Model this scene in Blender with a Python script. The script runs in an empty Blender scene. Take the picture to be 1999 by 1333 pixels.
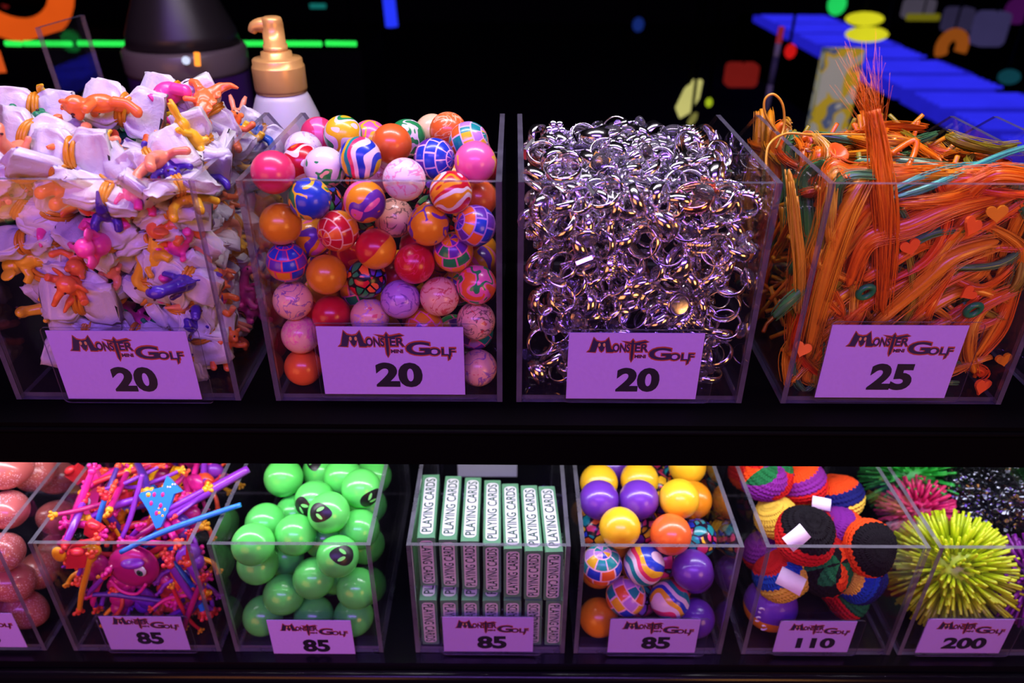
import bpy, bmesh, math, random
import numpy as np
from mathutils import Vector, Matrix, Euler, Quaternion

random.seed(7)
rng = np.random.default_rng(7)
SC = bpy.context.scene
COL = SC.collection
PI = math.pi

# ------------------------------------------------------------------ camera
FPX = 1494.0                     # focal length in pixels of the 1999 x 1333 frame
PITCH = math.radians(30.5)       # looking down on the display
ROLL = math.radians(0.30)
ZC = 1.35                        # eye height
CAM = Vector((0.0, 0.0, ZC))
CROT = Matrix.Rotation(PI/2 - PITCH, 3, 'X') @ Matrix.Rotation(ROLL, 3, 'Z')
cd = bpy.data.cameras.new('camera')
cam = bpy.data.objects.new('camera', cd)
COL.objects.link(cam)
cam.matrix_world = Matrix.Translation(CAM) @ CROT.to_4x4()
cd.sensor_width = 36.0
cd.lens = FPX/1999.0*36.0
cd.clip_start = 0.01
cd.clip_end = 60
cd.dof.use_dof = True
cd.dof.focus_distance = 0.575
cd.dof.aperture_fstop = 5.6
SC.camera = cam

# ------------------------------------------------------------------ world, exposure, lights
wd = bpy.data.worlds.new('world'); SC.world = wd; wd.use_nodes = True
wd.node_tree.nodes['Background'].inputs[0].default_value = (0.30, 0.16, 0.42, 1)
wd.node_tree.nodes['Background'].inputs[1].default_value = 0.006
SC.view_settings.view_transform = 'Standard'
SC.view_settings.look = 'None'
SC.view_settings.gamma = 1.0
SC.view_settings.use_curve_mapping = False
SC.view_settings.exposure = 0.0
SC.cycles.transparent_max_bounces = 16
SC.cycles.max_bounces = 5
SC.cycles.diffuse_bounces = 2
SC.cycles.adaptive_threshold = 0.07
SC.cycles.adaptive_min_samples = 16
SC.cycles.caustics_reflective = False
SC.cycles.caustics_refractive = False

def area(name, loc, target, sx, sy, power, color, spread=PI):
    l = bpy.data.lights.new(name, 'AREA')
    l.shape = 'RECTANGLE'; l.size = sx; l.size_y = sy
    l.energy = power; l.color = color; l.spread = spread
    o = bpy.data.objects.new(name, l); COL.objects.link(o)
    o.location = loc
    d = Vector(target) - Vector(loc)
    o.rotation_euler = d.to_track_quat('-Z', 'Y').to_euler()
    return o

# lavender-white lamp bar above the open bins, on the staff side
area('overhead_lamp_bar', (0.0, 0.53, ZC+0.46), (0.0, 0.57, ZC-0.2), 0.95, 0.08, 7.6, (1.0, 0.88, 1.0))
# blacklight tube behind the visitor
area('blacklight', (-0.05, -0.7, ZC+0.75), (0.0, 0.5, ZC-0.3), 1.6, 0.25, 22.0, (0.36, 0.15, 1.0))
# orange-red arcade glow on the visitor's side
area('arcade_glow', (-0.75, -0.55, ZC-0.25), (-0.1, 0.5, ZC-0.3), 0.9, 0.6, 5.2, (1.0, 0.32, 0.10))
area('warm_tassel_fill', (0.95, -0.6, ZC-0.15), (0.2, 0.5, ZC-0.25), 0.5, 0.5, 6.0, (1.0, 0.42, 0.10))  # added warm fill to brighten the tassel bin
# LED bar under the upper shelf, over the lower bins
area('shelf_led_bar', (0.0, 0.535, ZC-0.380), (0.0, 0.560, ZC-0.65), 1.5, 0.014, 2.4, (0.92, 0.88, 1.0))

# ------------------------------------------------------------------ pixel -> place
def ray(u, v):
    d = Vector(((u-999.5)/FPX, (666.5-v)/FPX, -1.0))
    return CROT @ d
def at_y(u, v, y):
    d = ray(u, v); return CAM + d*(y/d.y)
def at_z(u, v, z):
    d = ray(u, v); return CAM + d*((z-ZC)/d.z)

# ------------------------------------------------------------------ mesh builder
class MB:
    def __init__(s): s.v=[]; s.f=[]; s.m=[]; s.sm=[]
    def add(s, vs, fs, mi=0, smooth=True, M=None):
        b=len(s.v)
        if M is not None: vs=[M @ Vector(p) for p in vs]
        s.v.extend([tuple(p) for p in vs])
        for f in fs:
            s.f.append([i+b for i in f]); s.m.append(mi); s.sm.append(smooth)
    def box(s, lo, hi, mi=0, M=None):
        x0,y0,z0=lo; x1,y1,z1=hi
        s.add([(x0,y0,z0),(x1,y0,z0),(x1,y1,z0),(x0,y1,z0),(x0,y0,z1),(x1,y0,z1),(x1,y1,z1),(x0,y1,z1)],
              [(3,2,1,0),(4,5,6,7),(0,1,5,4),(1,2,6,5),(2,3,7,6),(3,0,4,7)], mi, False, M)
    def ellipsoid(s, c, r, mi=0, nu=12, nv=8, M=None):
        if not hasattr(r,'__len__'): r=(r,r,r)
        vs=[(c[0],c[1],c[2]+r[2])]; fs=[]
        for i in range(1,nv):
            a=PI*i/nv
            for j in range(nu):
                b=2*PI*j/nu
                vs.append((c[0]+r[0]*math.sin(a)*math.cos(b), c[1]+r[1]*math.sin(a)*math.sin(b), c[2]+r[2]*math.cos(a)))
        vs.append((c[0],c[1],c[2]-r[2])); L=len(vs)-1
        for j in range(nu):
            fs.append((0,1+j,1+(j+1)%nu)); o=1+(nv-2)*nu
            fs.append((L,o+(j+1)%nu,o+j))
        for i in range(nv-2):
            for j in range(nu):
                a=1+i*nu+j; b=1+i*nu+(j+1)%nu
                fs.append((a,a+nu,b+nu,b))
        s.add(vs,fs,mi,True,M)
    def tube(s, path, rad, n=8, mi=0, cap=True, flat=1.0, M=None, closed=False):
        P=[Vector(p) for p in path]; k=len(P)
        if not hasattr(rad,'__len__'): rad=[rad]*k
        vs=[]; fs=[]
        up=None
        for i in range(k):
            if closed: t=(P[(i+1)%k]-P[i-1])
            else: t=(P[min(i+1,k-1)]-P[max(i-1,0)])
            if t.length<1e-9: t=Vector((0,0,1))
            t.normalize()
            if up is None:
                up=Vector((0,0,1)) if abs(t.z)<0.9 else Vector((0,1,0))
            up=(up-t*up.dot(t))
            if up.length<1e-6: up=t.orthogonal()
            up.normalize(); sd=t.cross(up)
            for j in range(n):
                a=2*PI*j/n
                vs.append(P[i]+(up*math.cos(a)*flat+sd*math.sin(a))*rad[i])
        rng_=k if closed else k-1
        for i in range(rng_):
            i2=(i+1)%k
            for j in range(n):
                fs.append((i*n+j,i*n+(j+1)%n,i2*n+(j+1)%n,i2*n+j))
        if cap and not closed:
            fs.append(tuple(range(n-1,-1,-1))); fs.append(tuple((k-1)*n+j for j in range(n)))
        s.add(vs,fs,mi,True,M)
    def lathe(s, prof, n=32, mi=0, M=None, cap=True):
        vs=[];fs=[];k=len(prof)
        for r,z in prof:
            for j in range(n):
                a=2*PI*j/n; vs.append((r*math.cos(a),r*math.sin(a),z))
        for i in range(k-1):
            for j in range(n):
                fs.append((i*n+j,i*n+(j+1)%n,(i+1)*n+(j+1)%n,(i+1)*n+j))
        if cap:
            fs.append(tuple(range(n-1,-1,-1))); fs.append(tuple((k-1)*n+j for j in range(n)))
        s.add(vs,fs,mi,True,M)
    def prism(s, poly, h, mi=0, mi_side=None, M=None):
        """poly: 2-D outline in XY, extruded along Z from 0 to h"""
        n=len(poly)
        vs=[(x,y,0) for x,y in poly]+[(x,y,h) for x,y in poly]
        s.add(vs,[tuple(range(n-1,-1,-1)),tuple(range(n,2*n))],mi,False,M)
        b=len(s.v)-2*n
        for j in range(n):
            s.f.append([b+j,b+(j+1)%n,b+n+(j+1)%n,b+n+j]); s.m.append(mi if mi_side is None else mi_side); s.sm.append(False)
    def mesh(s, name, mats):
        me=bpy.data.meshes.new(name)
        me.from_pydata(s.v,[],s.f)
        for m in (mats if isinstance(mats,(list,tuple)) else [mats]): me.materials.append(m)
        me.polygons.foreach_set('material_index', s.m)
        me.polygons.foreach_set('use_smooth', s.sm)
        me.update()
        return me
    def build(s, name, mats, parent=None, loc=(0,0,0), rot=(0,0,0)):
        return put(s.mesh(name,mats), name, parent, loc, rot)

def put(me, name, parent=None, loc=(0,0,0), rot=(0,0,0), scale=None):
    o=bpy.data.objects.new(name, me); COL.objects.link(o)
    o.location=loc
    if isinstance(rot, Quaternion): o.rotation_mode='QUATERNION'; o.rotation_quaternion=rot
    else: o.rotation_euler=rot
    if scale is not None: o.scale=scale if hasattr(scale,'__len__') else (scale,)*3
    if parent is not None: o.parent=parent
    return o
def tag(o, label=None, cat=None, group=None, kind=None):
    if label: o['label']=label
    if cat: o['category']=cat
    if group: o['group']=group
    if kind: o['kind']=kind
    return o
def thing(name, label, cat, loc=(0,0,0), rot=(0,0,0), group=None):
    return tag(put(None,name,None,loc,rot),label,cat,group)
def rquat():
    q=rng.normal(size=4); q/=np.linalg.norm(q); return Quaternion(q)
def U(a,b): return random.uniform(a,b)
def smooth_path(pts, n=6, closed=False):
    P=[Vector(p) for p in pts]; out=[]; k=len(P)
    segs=k if closed else k-1
    for i in range(segs):
        if closed: p0,p1,p2,p3=P[i-1],P[i],P[(i+1)%k],P[(i+2)%k]
        else: p0,p1,p2,p3=P[max(i-1,0)],P[i],P[i+1],P[min(i+2,k-1)]
        for j in range(n):
            t=j/n
            out.append(0.5*((2*p1)+(p2-p0)*t+(2*p0-5*p1+4*p2-p3)*t*t+(3*p1-p0-3*p2+p3)*t**3))
    if not closed: out.append(P[-1])
    return out
def text_mesh(s, size=1.0, offset=0.0, spacing=1.0, align='CENTER'):
    """flat filled letters as (verts, faces) in XY"""
    cu=bpy.data.curves.new('lettering','FONT'); cu.body=s; cu.size=size; cu.offset=offset
    cu.align_x=align; cu.align_y='CENTER'; cu.space_character=spacing; cu.resolution_u=4
    o=bpy.data.objects.new('lettering',cu); COL.objects.link(o)
    dg=bpy.context.evaluated_depsgraph_get()
    me=o.evaluated_get(dg).to_mesh()
    vs=[tuple(v.co) for v in me.vertices]; fs=[tuple(p.vertices) for p in me.polygons]
    o.evaluated_get(dg).to_mesh_clear()
    bpy.data.objects.remove(o); bpy.data.curves.remove(cu)
    return vs,fs

# ------------------------------------------------------------------ materials
def lin(c):
    return tuple((x/12.92 if x<=0.04045 else ((x+0.055)/1.055)**2.4) for x in c)
def rgb(r,g,b): return lin((r/255,g/255,b/255))
class NT:
    def __init__(s, name):
        s.mat=bpy.data.materials.new(name); s.mat.use_nodes=True
        s.t=s.mat.node_tree; s.t.nodes.clear()
        s.out=s.t.nodes.new('ShaderNodeOutputMaterial')
    def n(s, typ, **kw):
        nd=s.t.nodes.new('ShaderNode'+typ)
        for k,v in kw.items():
            setattr(nd,k,v)
        return nd
    def set(s, sock, val):
        if isinstance(val, bpy.types.NodeSocket): s.t.links.new(val, sock)
        elif hasattr(val,'__len__') and len(val)==3 and sock.type=='RGBA': sock.default_value=(*val,1)
        else: sock.default_value=val
    def math(s, op, a, b=0.0, c=None, clamp=False):
        m=s.n('Math', operation=op, use_clamp=clamp); s.set(m.inputs[0],a); s.set(m.inputs[1],b)
        if c is not None: s.set(m.inputs[2],c)
        return m.outputs[0]
    def mix(s, fac, a, b):
        m=s.n('Mix', data_type='RGBA'); s.set(m.inputs[0],fac); s.set(m.inputs[6],a); s.set(m.inputs[7],b)
        return m.outputs[2]
    def obj(s, scale=1.0):
        t=s.n('TexCoord'); m=s.n('Mapping'); s.set(m.inputs['Vector'],t.outputs['Object'])
        m.inputs['Scale'].default_value=(scale,)*3
        return m.outputs[0]
    def noise(s, vec, scale=1.0, detail=2.0, rough=0.5, dist=0.0):
        n=s.n('TexNoise'); s.set(n.inputs['Vector'],vec); n.inputs['Scale'].default_value=scale
        n.inputs['Detail'].default_value=detail; n.inputs['Roughness'].default_value=rough; n.inputs['Distortion'].default_value=dist
        return n.outputs['Fac']
    def ramp(s, fac, cols, interp='CONSTANT', pos=None):
        r=s.n('ValToRGB'); s.set(r.inputs[0],fac); cr=r.color_ramp; cr.interpolation=interp
        k=len(cols)
        if pos is None: pos=[i/k for i in range(k)] if interp=='CONSTANT' else [i/max(k-1,1) for i in range(k)]
        cr.elements[0].position=pos[0]; cr.elements[0].color=(*cols[0],1)
        cr.elements[1].position=pos[1] if k>1 else 1.0; cr.elements[1].color=(*(cols[1] if k>1 else cols[0]),1)
        for i in range(2,k):
            e=cr.elements.new(pos[i]); e.color=(*cols[i],1)
        return r.outputs[0]
    def principled(s, color, rough=0.4, metal=0.0, spec=0.5, bump=None, bstr=0.3, bdist=0.001, sss=0.0, ssr=None, emit=None, estr=0.0, coat=0.0, sheen=0.0, trans=0.0, aniso=0.0):
        p=s.n('BsdfPrincipled'); s.set(p.inputs['Base Color'],color); s.set(p.inputs['Roughness'],rough)
        p.inputs['Metallic'].default_value=metal; p.inputs['Specular IOR Level'].default_value=spec
        if sss>0.2: 
            p.inputs['Subsurface Weight'].default_value=sss; p.inputs['Subsurface Scale'].default_value=0.006
            p.inputs['Subsurface Radius'].default_value=ssr or (1,0.5,0.4)
        if coat: p.inputs['Coat Weight'].default_value=coat; p.inputs['Coat Roughness'].default_value=0.08
        if sheen: p.inputs['Sheen Weight'].default_value=sheen
        if trans: p.inputs['Transmission Weight'].default_value=trans
        if emit is not None: s.set(p.inputs['Emission Color'],emit); p.inputs['Emission Strength'].default_value=estr
        if bump is not None:
            b=s.n('Bump'); s.set(b.inputs['Height'],bump); b.inputs['Strength'].default_value=bstr; b.inputs['Distance'].default_value=bdist
            s.set(p.inputs['Normal'],b.outputs[0])
        s.t.links.new(p.outputs[0], s.out.inputs[0])
        return s.mat
_mc={}
def plain(name, c, rough=0.4, **kw):
    if name in _mc: return _mc[name]
    n=NT(name); v=n.obj(1.0)
    f=n.noise(v, kw.pop('nscale',120.0), 3.0)
    a=tuple(x*0.90 for x in c); b=tuple(min(1,x*1.06) for x in c)
    _mc[name]=n.principled(n.mix(f,a,b), rough, **kw)
    return _mc[name]
def glow(name, c, strength):
    n=NT(name); e=n.n('Emission'); f=n.noise(n.obj(6.0),1.0,2.0)
    n.set(e.inputs[0], n.mix(f, tuple(x*0.75 for x in c), c)); e.inputs[1].default_value=strength
    n.t.links.new(e.outputs[0], n.out.inputs[0]); return n.mat

def acrylic(name, tint, refl=1.0, rough=0.015, haze=0.0, hazecol=(0.6,0.55,0.8)):
    n=NT(name)
    lw=n.n('LayerWeight'); lw.inputs[0].default_value=0.5
    f=n.math('POWER', lw.outputs['Facing'], 5.0)
    f=n.math('MULTIPLY_ADD', f, 0.9*refl, 0.035*refl, clamp=True)
    tr=n.n('BsdfTransparent'); n.set(tr.inputs[0], tint)
    gl=n.n('BsdfGlossy'); n.set(gl.inputs[0],(1,1,1)); gl.inputs['Roughness'].default_value=rough
    mx=n.n('MixShader'); n.set(mx.inputs[0],f); n.t.links.new(tr.outputs[0],mx.inputs[1]); n.t.links.new(gl.outputs[0],mx.inputs[2])
    res=mx
    if haze:
        df=n.n('BsdfDiffuse'); n.set(df.inputs[0],hazecol)
        smud=n.noise(n.obj(1.0), 35.0, 4.0, 0.6)
        fac=n.math('MULTIPLY', smud, haze*2)
        m2=n.n('MixShader'); n.set(m2.inputs[0],fac); n.t.links.new(mx.outputs[0],m2.inputs[1]); n.t.links.new(df.outputs[0],m2.inputs[2]); res=m2
    n.t.links.new(res.outputs[0], n.out.inputs[0]); return n.mat
ACR = acrylic('clear_acrylic', (0.98,0.978,0.985), haze=0.003)
ACE = acrylic('acrylic_cut_edge', (0.42,0.38,0.50), refl=1.6, rough=0.22, haze=0.10, hazecol=(0.60,0.58,0.75))  # lavender haze stands in for light piped to the cut edge
ACS = acrylic('acrylic_sawn_edge', (0.5,0.45,0.58), refl=2.2, rough=0.30, haze=0.11, hazecol=(0.66,0.66,0.80))  # piped light put into a paler haze for the lower bins

BLACK = plain('black_laminate', (0.0012,0.0009,0.0014), 0.6, nscale=40, spec=0.03)
BLACKG = plain('black_gloss_trim', (0.004,0.0035,0.006), 0.25, nscale=300, spec=0.3)
# ------------------------------------------------------------------ the room
ZU = ZC-0.333     # upper shelf top
ZL = ZC-0.642     # lower shelf top
YU = 0.475        # front plane of upper bins
YL = 0.490        # front plane of lower bins

def struct(name, mb, mats): return tag(mb.build(name,mats), None, None, None, 'structure')
m=MB(); m.box((-7,-3,-0.05),(7,10,0.0)); struct('floor', m, plain('dark_carpet',(0.006,0.004,0.010),0.9,nscale=60))
m=MB(); m.box((-7,9.8,0),(7,9.95,3.4)); struct('wall_back', m, plain('dark_wall',(0.005,0.004,0.009),0.8,nscale=3))
m=MB(); m.box((-7.15,-3,0),(-7,9.95,3.4)); struct('wall_left', m, _mc['dark_wall'])
m=MB(); m.box((7,-3,0),(7.15,9.95,3.4)); struct('wall_right', m, _mc['dark_wall'])
m=MB(); m.box((-7.15,-3,3.4),(7.15,9.95,3.5)); struct('ceiling', m, _mc['dark_wall'])

# display counter : two shelves in a black case
dc = thing('display_counter','black two-shelf prize display counter carrying the clear bins','counter',(0,0,0))
m=MB(); m.box((-1.5,0.447,ZU-0.0375),(1.5,1.02,ZU-0.0005)); m.build('upper_shelf',BLACK,dc)
m=MB(); m.tube([(-1.5,0.4455,ZU-0.006),(1.5,0.4455,ZU-0.006)],0.0022,8); m.build('shelf_bead',BLACK,dc)
m=MB(); m.box((-1.5,0.4785,ZL-0.05),(1.5,1.02,ZL-0.0005)); m.build('lower_shelf',BLACKG,dc)
m=MB(); m.tube([(-1.5,0.474,ZL-0.0145),(1.5,0.474,ZL-0.0145)],0.0065,12); m.build('shelf_nosing',BLACKG,dc)
m=MB(); m.box((-1.5,0.492,0.05),(1.5,1.02,ZL-0.05)); m.build('lower_cabinet',BLACK,dc)
m=MB(); m.box((-1.5,0.985,ZL-0.0004),(1.5,1.02,ZU-0.038)); m.build('back_board',BLACK,dc)
m=MB(); m.box((-1.5,0.52,0.0),(1.5,0.99,0.05)); m.build('plinth',BLACK,dc)
for sx in (-1.5,1.46):
    m=MB(); m.box((sx,0.49,ZL-0.0004),(sx+0.04,0.985,ZU-0.038)); m.build('end_panel',BLACK,dc)
m=MB(); m.box((-0.78,0.526,ZC-0.3788),(0.78,0.544,ZC-0.3708)); m.build('led_channel',plain('grey_aluminium',(0.3,0.3,0.32),0.35,metal=1.0),dc)

# ------------------------------------------------------------------ clear bins
TH=0.004
def prof_panel(poly, x0, x1):
    """side panel: outline in (y,z), thickness x0..x1"""
    m=MB(); M=Matrix(((0,0,1,x0),(1,0,0,0),(0,1,0,0),(0,0,0,1)))
    m.prism(poly, x1-x0, 0, 1, M); return m
def panel_box(lo,hi,thin):
    """box whose two faces across axis 'thin' are clear and whose rim is a cut edge"""
    m=MB(); m.box(lo,hi,1)
    # face order: -z,+z,-y,+x,+y,-x
    big={'x':(3,5),'y':(2,4),'z':(0,1)}[thin]
    for i in big: m.m[i]=0
    return m
def make_bin(name,label,x0,x1,y,z,h,depth,flat,hb,group,edge):
    w=x1-x0
    b=thing(name,label,'bin',((x0+x1)/2,y,z),(0,0,0),group)
    mats=[ACR,edge]; a=w/2
    poly=[(0,0.0002),(0,h),(flat,h),(depth,hb),(depth,0.0002)]
    prof_panel(poly,-a,-a+TH).build('side_panel',mats,b)
    prof_panel(poly,a-TH,a).build('side_panel',mats,b)
    e=0.0002
    panel_box((-a+TH+e,0.0002,0.0002),(a-TH-e,TH,h-0.0003),'y').build('front_panel',mats,b)
    panel_box((-a+TH+e,depth-TH,0.0002),(a-TH-e,depth-0.0002,hb-0.004),'y').build('back_panel',mats,b)
    panel_box((-a+TH+e,TH+e,0.0002),(a-TH-e,depth-TH-e,TH),'z').build('base_panel',mats,b)
    return b
UB=[(-0.3740,-0.2045),(-0.1780,-0.0070),(0.0035,0.1735),(0.2030,0.3695),(0.4020,0.5720)]
UL=['clear acrylic bin heaped with wrapped parachute toys on the upper shelf','clear acrylic bin full of small bouncy balls on the upper shelf',
    'clear acrylic bin full of silver rings on the upper shelf','clear acrylic bin stuffed with orange silky tassels on the upper shelf',
    'clear acrylic bin cut off by the frame edge beside the tassel bin']
UBO=[make_bin('acrylic_bin',UL[i],a,b,YU,ZU,0.172,0.250,0.174,0.121,'clear bins on the upper shelf',ACE) for i,(a,b) in enumerate(UB)]
LB=[(-0.5980,-0.4530),(-0.4264,-0.2826),(-0.2686,-0.1240),(-0.0924,0.0528),(0.0618,0.2060),(0.2255,0.3707),(0.3780,0.5230)]
LLs=['clear acrylic bin of pink speckled eggs on the lower shelf','clear acrylic bin of tangled stretchy toys on the lower shelf',
    'clear acrylic bin of green alien balls on the lower shelf','clear acrylic bin of playing card boxes on the lower shelf',
    'clear acrylic bin of purple and yellow balls on the lower shelf','clear acrylic bin of crocheted footbags on the lower shelf',
    'clear acrylic bin of spiky rubber balls on the lower shelf']
LBO=[make_bin('acrylic_bin',LLs[i],a,b,YL,ZL,0.144,0.230,0.125,0.085,'clear bins on the lower shelf',ACS) for i,(a,b) in enumerate(LB)]

# ------------------------------------------------------------------ price cards
PAPER=plain('card_paper',(0.58,0.40,1.0),0.55,nscale=400)  # white paper, its violet glow under blacklight put into the base colour
INK=plain('card_ink',(0.012,0.010,0.022),0.5)
NAVY=plain('logo_navy',(0.030,0.018,0.075),0.5)
RUST=plain('logo_rust',(0.50,0.085,0.035),0.5)
GOLD=plain('logo_gold',(0.75,0.42,0.16),0.5)
def rounded(w,h,r,n=4):
    out=[]
    for cx,cy,a0 in ((w/2-r,h/2-r,0),(-w/2+r,h/2-r,PI/2),(-w/2+r,-h/2+r,PI),(w/2-r,-h/2+r,1.5*PI)):
        for i in range(n+1):
            a=a0+PI/2*i/n; out.append((cx+r*math.cos(a),cy+r*math.sin(a)))
    return out
def flat(mb, poly, z, mi=0): mb.add([(x,y,z) for x,y in poly],[tuple(range(len(poly)))],mi,False)
def addtext(mb, s, cx, cy, size, off, sx=1.0, z=0.0, mi=0, shear=0.0):
    vs,fs=text_mesh(s,size,off)
    mb.add([(cx+(x*sx)+shear*y,cy+y,z) for x,y,_ in vs],fs,mi,False)
def fit_text(mb, t, x0, x1, y0, y1, off, z, grow=0.0):
    vs,fs=text_mesh(t,1.0,off)
    ax=min(v[0] for v in vs);bx=max(v[0] for v in vs);ay=min(v[1] for v in vs);by=max(v[1] for v in vs)
    x0-=grow;x1+=grow;y0-=grow;y1+=grow
    mb.add([(x0+(x-ax)/(bx-ax)*(x1-x0),y0+(y-ay)/(by-ay)*(y1-y0),z) for x,y,_ in vs],fs,0,False)
def logo_meshes():
    """letter art, 1 wide: dark letters with a rust outline"""
    from mathutils.geometry import tessellate_polygon
    Mp=[(-0.50,-0.012),(-0.475,0.004),(-0.445,0.118),(-0.420,0.088),(-0.375,0.078),(-0.335,0.086),(-0.308,0.118),(-0.278,0.020),(-0.242,0.004),(-0.262,-0.012),(-0.318,-0.012),
        (-0.332,0.048),(-0.352,0.004),(-0.366,-0.010),(-0.380,0.004),(-0.404,0.048),(-0.424,-0.012)]
    def grow(poly,d):
        res=[]; n=len(poly)
        for i in range(n):
            a=Vector(poly[i-1]);b=Vector(poly[i]);c=Vector(poly[(i+1)%n])
            n1=Vector((-(b-a).y,(b-a).x)).normalized(); n2=Vector((-(c-b).y,(c-b).x)).normalized()
            nn=(n1+n2); nn=nn.normalized() if nn.length>1e-5 else n1
            res.append((b.x+nn.x*d,b.y+nn.y*d))
        return res
    sword=[(-0.094,0.085),(-0.082,0.105),(-0.070,0.085),(-0.068,-0.02),(-0.072,-0.075),(-0.082,-0.100),(-0.090,-0.075),(-0.094,-0.02)]
    guard=[(-0.185,0.090),(-0.10,0.074),(-0.06,0.074),(0.030,0.092),(0.065,0.082),(-0.02,0.062),(-0.10,0.060)]
    tail=[(0.435,-0.080),(0.462,-0.080),(0.452,-0.112),(0.438,-0.125),(0.442,-0.10)]
    out=[]
    for d,z in ((0.0115,0.0),(0.0,0.0009)):
        m=MB()
        for p in (Mp,sword,guard,tail):
            area_=sum(p[i-1][0]*p[i][1]-p[i][0]*p[i-1][1] for i in range(len(p)))
            pp=grow(p,-d if area_>0 else d) if d else p
            tr=tessellate_polygon([[Vector((x,y,0)) for x,y in pp]])
            m.add([(x,y,z) for x,y in pp],[t for t in tr],0,False)
        o=0.06 if d else 0.026
        fit_text(m,'ONS',-0.262,-0.104,-0.008,0.062,o,z,d)
        fit_text(m,'ER',-0.058,0.066,-0.006,0.064,o,z,d)
        fit_text(m,'MINI',-0.052,0.048,-0.064,-0.038,o,z,d*.4)
        fit_text(m,'G',0.078,0.285,-0.082,0.030,o,z,d)
        fit_text(m,'OLF',0.272,0.50,-0.084,-0.022,o,z,d)
        out.append(m)
    e=MB()
    for cx in (-0.390,-0.345): flat(e,[(cx+0.012*math.cos(a),0.056+0.017*math.sin(a)) for a in [2*PI*i/10 for i in range(10)]],0.0016)
    return out[0],out[1],e
_lo,_li,_le=logo_meshes()
ME_LOGO_O=_lo.mesh('logo_outline',RUST); ME_LOGO_I=_li.mesh('logo_letters',NAVY); ME_LOGO_E=_le.mesh('logo_eye',GOLD)
_num={}
def num_mesh(s):
    if s not in _num:
        m=MB(); k=len(s); fit_text(m,s,-0.66*k,0.66*k,-0.5,0.5,0.048,0.0); _num[s]=m.mesh('price_number',INK)
    return _num[s]
RXF=Matrix.Rotation(PI/2,3,'X')
def price_card(uL,vT,uR,vB,y,num,label,lift=0.0,logo_y=0.24,num_y=-0.20,num_h=0.36,italic=False,holder=True,tilt=0.0):
    yp=y-0.0012
    a=at_y(uL,vT,yp); b=at_y(uR,vT,yp); c=at_y((uL+uR)/2,vB,yp)
    w=(b-a).length; h=abs(a.z-c.z); z0=c.z; cx=(a.x+b.x)/2
    t=thing('price_card',label,'price card',(cx,yp,z0),(0,tilt,0),'price cards on the bins')
    m=MB(); m.box((-w/2,-0.0003,0),(w/2,0.0003,h)); m.build('card',PAPER,t)
    lw=w*0.80
    for me,dy in ((ME_LOGO_O,0.0004),(ME_LOGO_I,0.0004),(ME_LOGO_E,0.0004)):
        put(me,'logo',t,(0.004*w/0.1,-dy,h*(0.5+logo_y)),(PI/2,0,0),(lw,lw*1.18,0.2))
    put(num_mesh(num),'number',t,(0.004*w/0.1,-0.0005,h*(0.5+num_y)),(PI/2,0,0),(w*0.125 if len(num)<3 else w*0.13,h*num_h*(1.04 if len(num)<3 else .95),1))
    if holder:
        hd=MB(); W=w*1.12; H=h+0.006
        M=Matrix(((1,0,0,w*0.04),(0,0,1,-0.0030),(0,1,0,H/2-0.002),(0,0,0,1)))
        hd.prism(rounded(W,H,0.004),0.0012,0,1,M)
        hd.build('card_holder',[ACR,ACE],t)
    return t
price_card(88,645,362,778,YU,'20','price card reading 20 on the parachute toy bin')
price_card(616,637,904,769,YU,'20','price card reading 20 on the bouncy ball bin')
price_card(1111,649,1377,778,YU,'20','price card reading 20 on the silver ring bin')
price_card(1625,634,1893,776,YU,'25','price card reading 25 on the orange tassel bin')
price_card(-135,1196,22,1262,YL,'85','price card half out of frame on the pink egg bin',holder=False)
price_card(192,1203,352,1267,YL,'85','price card reading 85 on the stretchy toy bin',logo_y=0.30,num_y=-0.14)
price_card(520,1210,684,1276,YL,'85','price card reading 85 on the green alien ball bin',holder=False,logo_y=0.22,num_y=-0.24)
price_card(863,1204,1042,1271,YL,'85','price card reading 85 on the playing card bin',logo_y=0.22,num_y=-0.22)
price_card(1192,1208,1368,1273,YL,'85','price card reading 85 on the purple and yellow ball bin',logo_y=0.24,num_y=-0.20)
price_card(1524,1212,1674,1272,YL,'110','price card reading 110 on the crocheted footbag bin',logo_y=0.24,num_y=-0.20)
price_card(1812,1208,1982,1274,YL,'200','price card reading 200 on the spiky ball bin',logo_y=0.24,num_y=-0.20)
# blank back of the staff-side card in the playing card bin
m=MB(); m.box((-0.036,-0.0003,0),(0.036,0.0003,0.045)); 
o=m.build('blank_card',plain('blank_paper',(0.72,0.70,0.86),0.6,nscale=300),None,(-0.029,YL+0.2310,ZL+0.026)); tag(o,'blank white card on the far panel above the playing card boxes','card')
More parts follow.
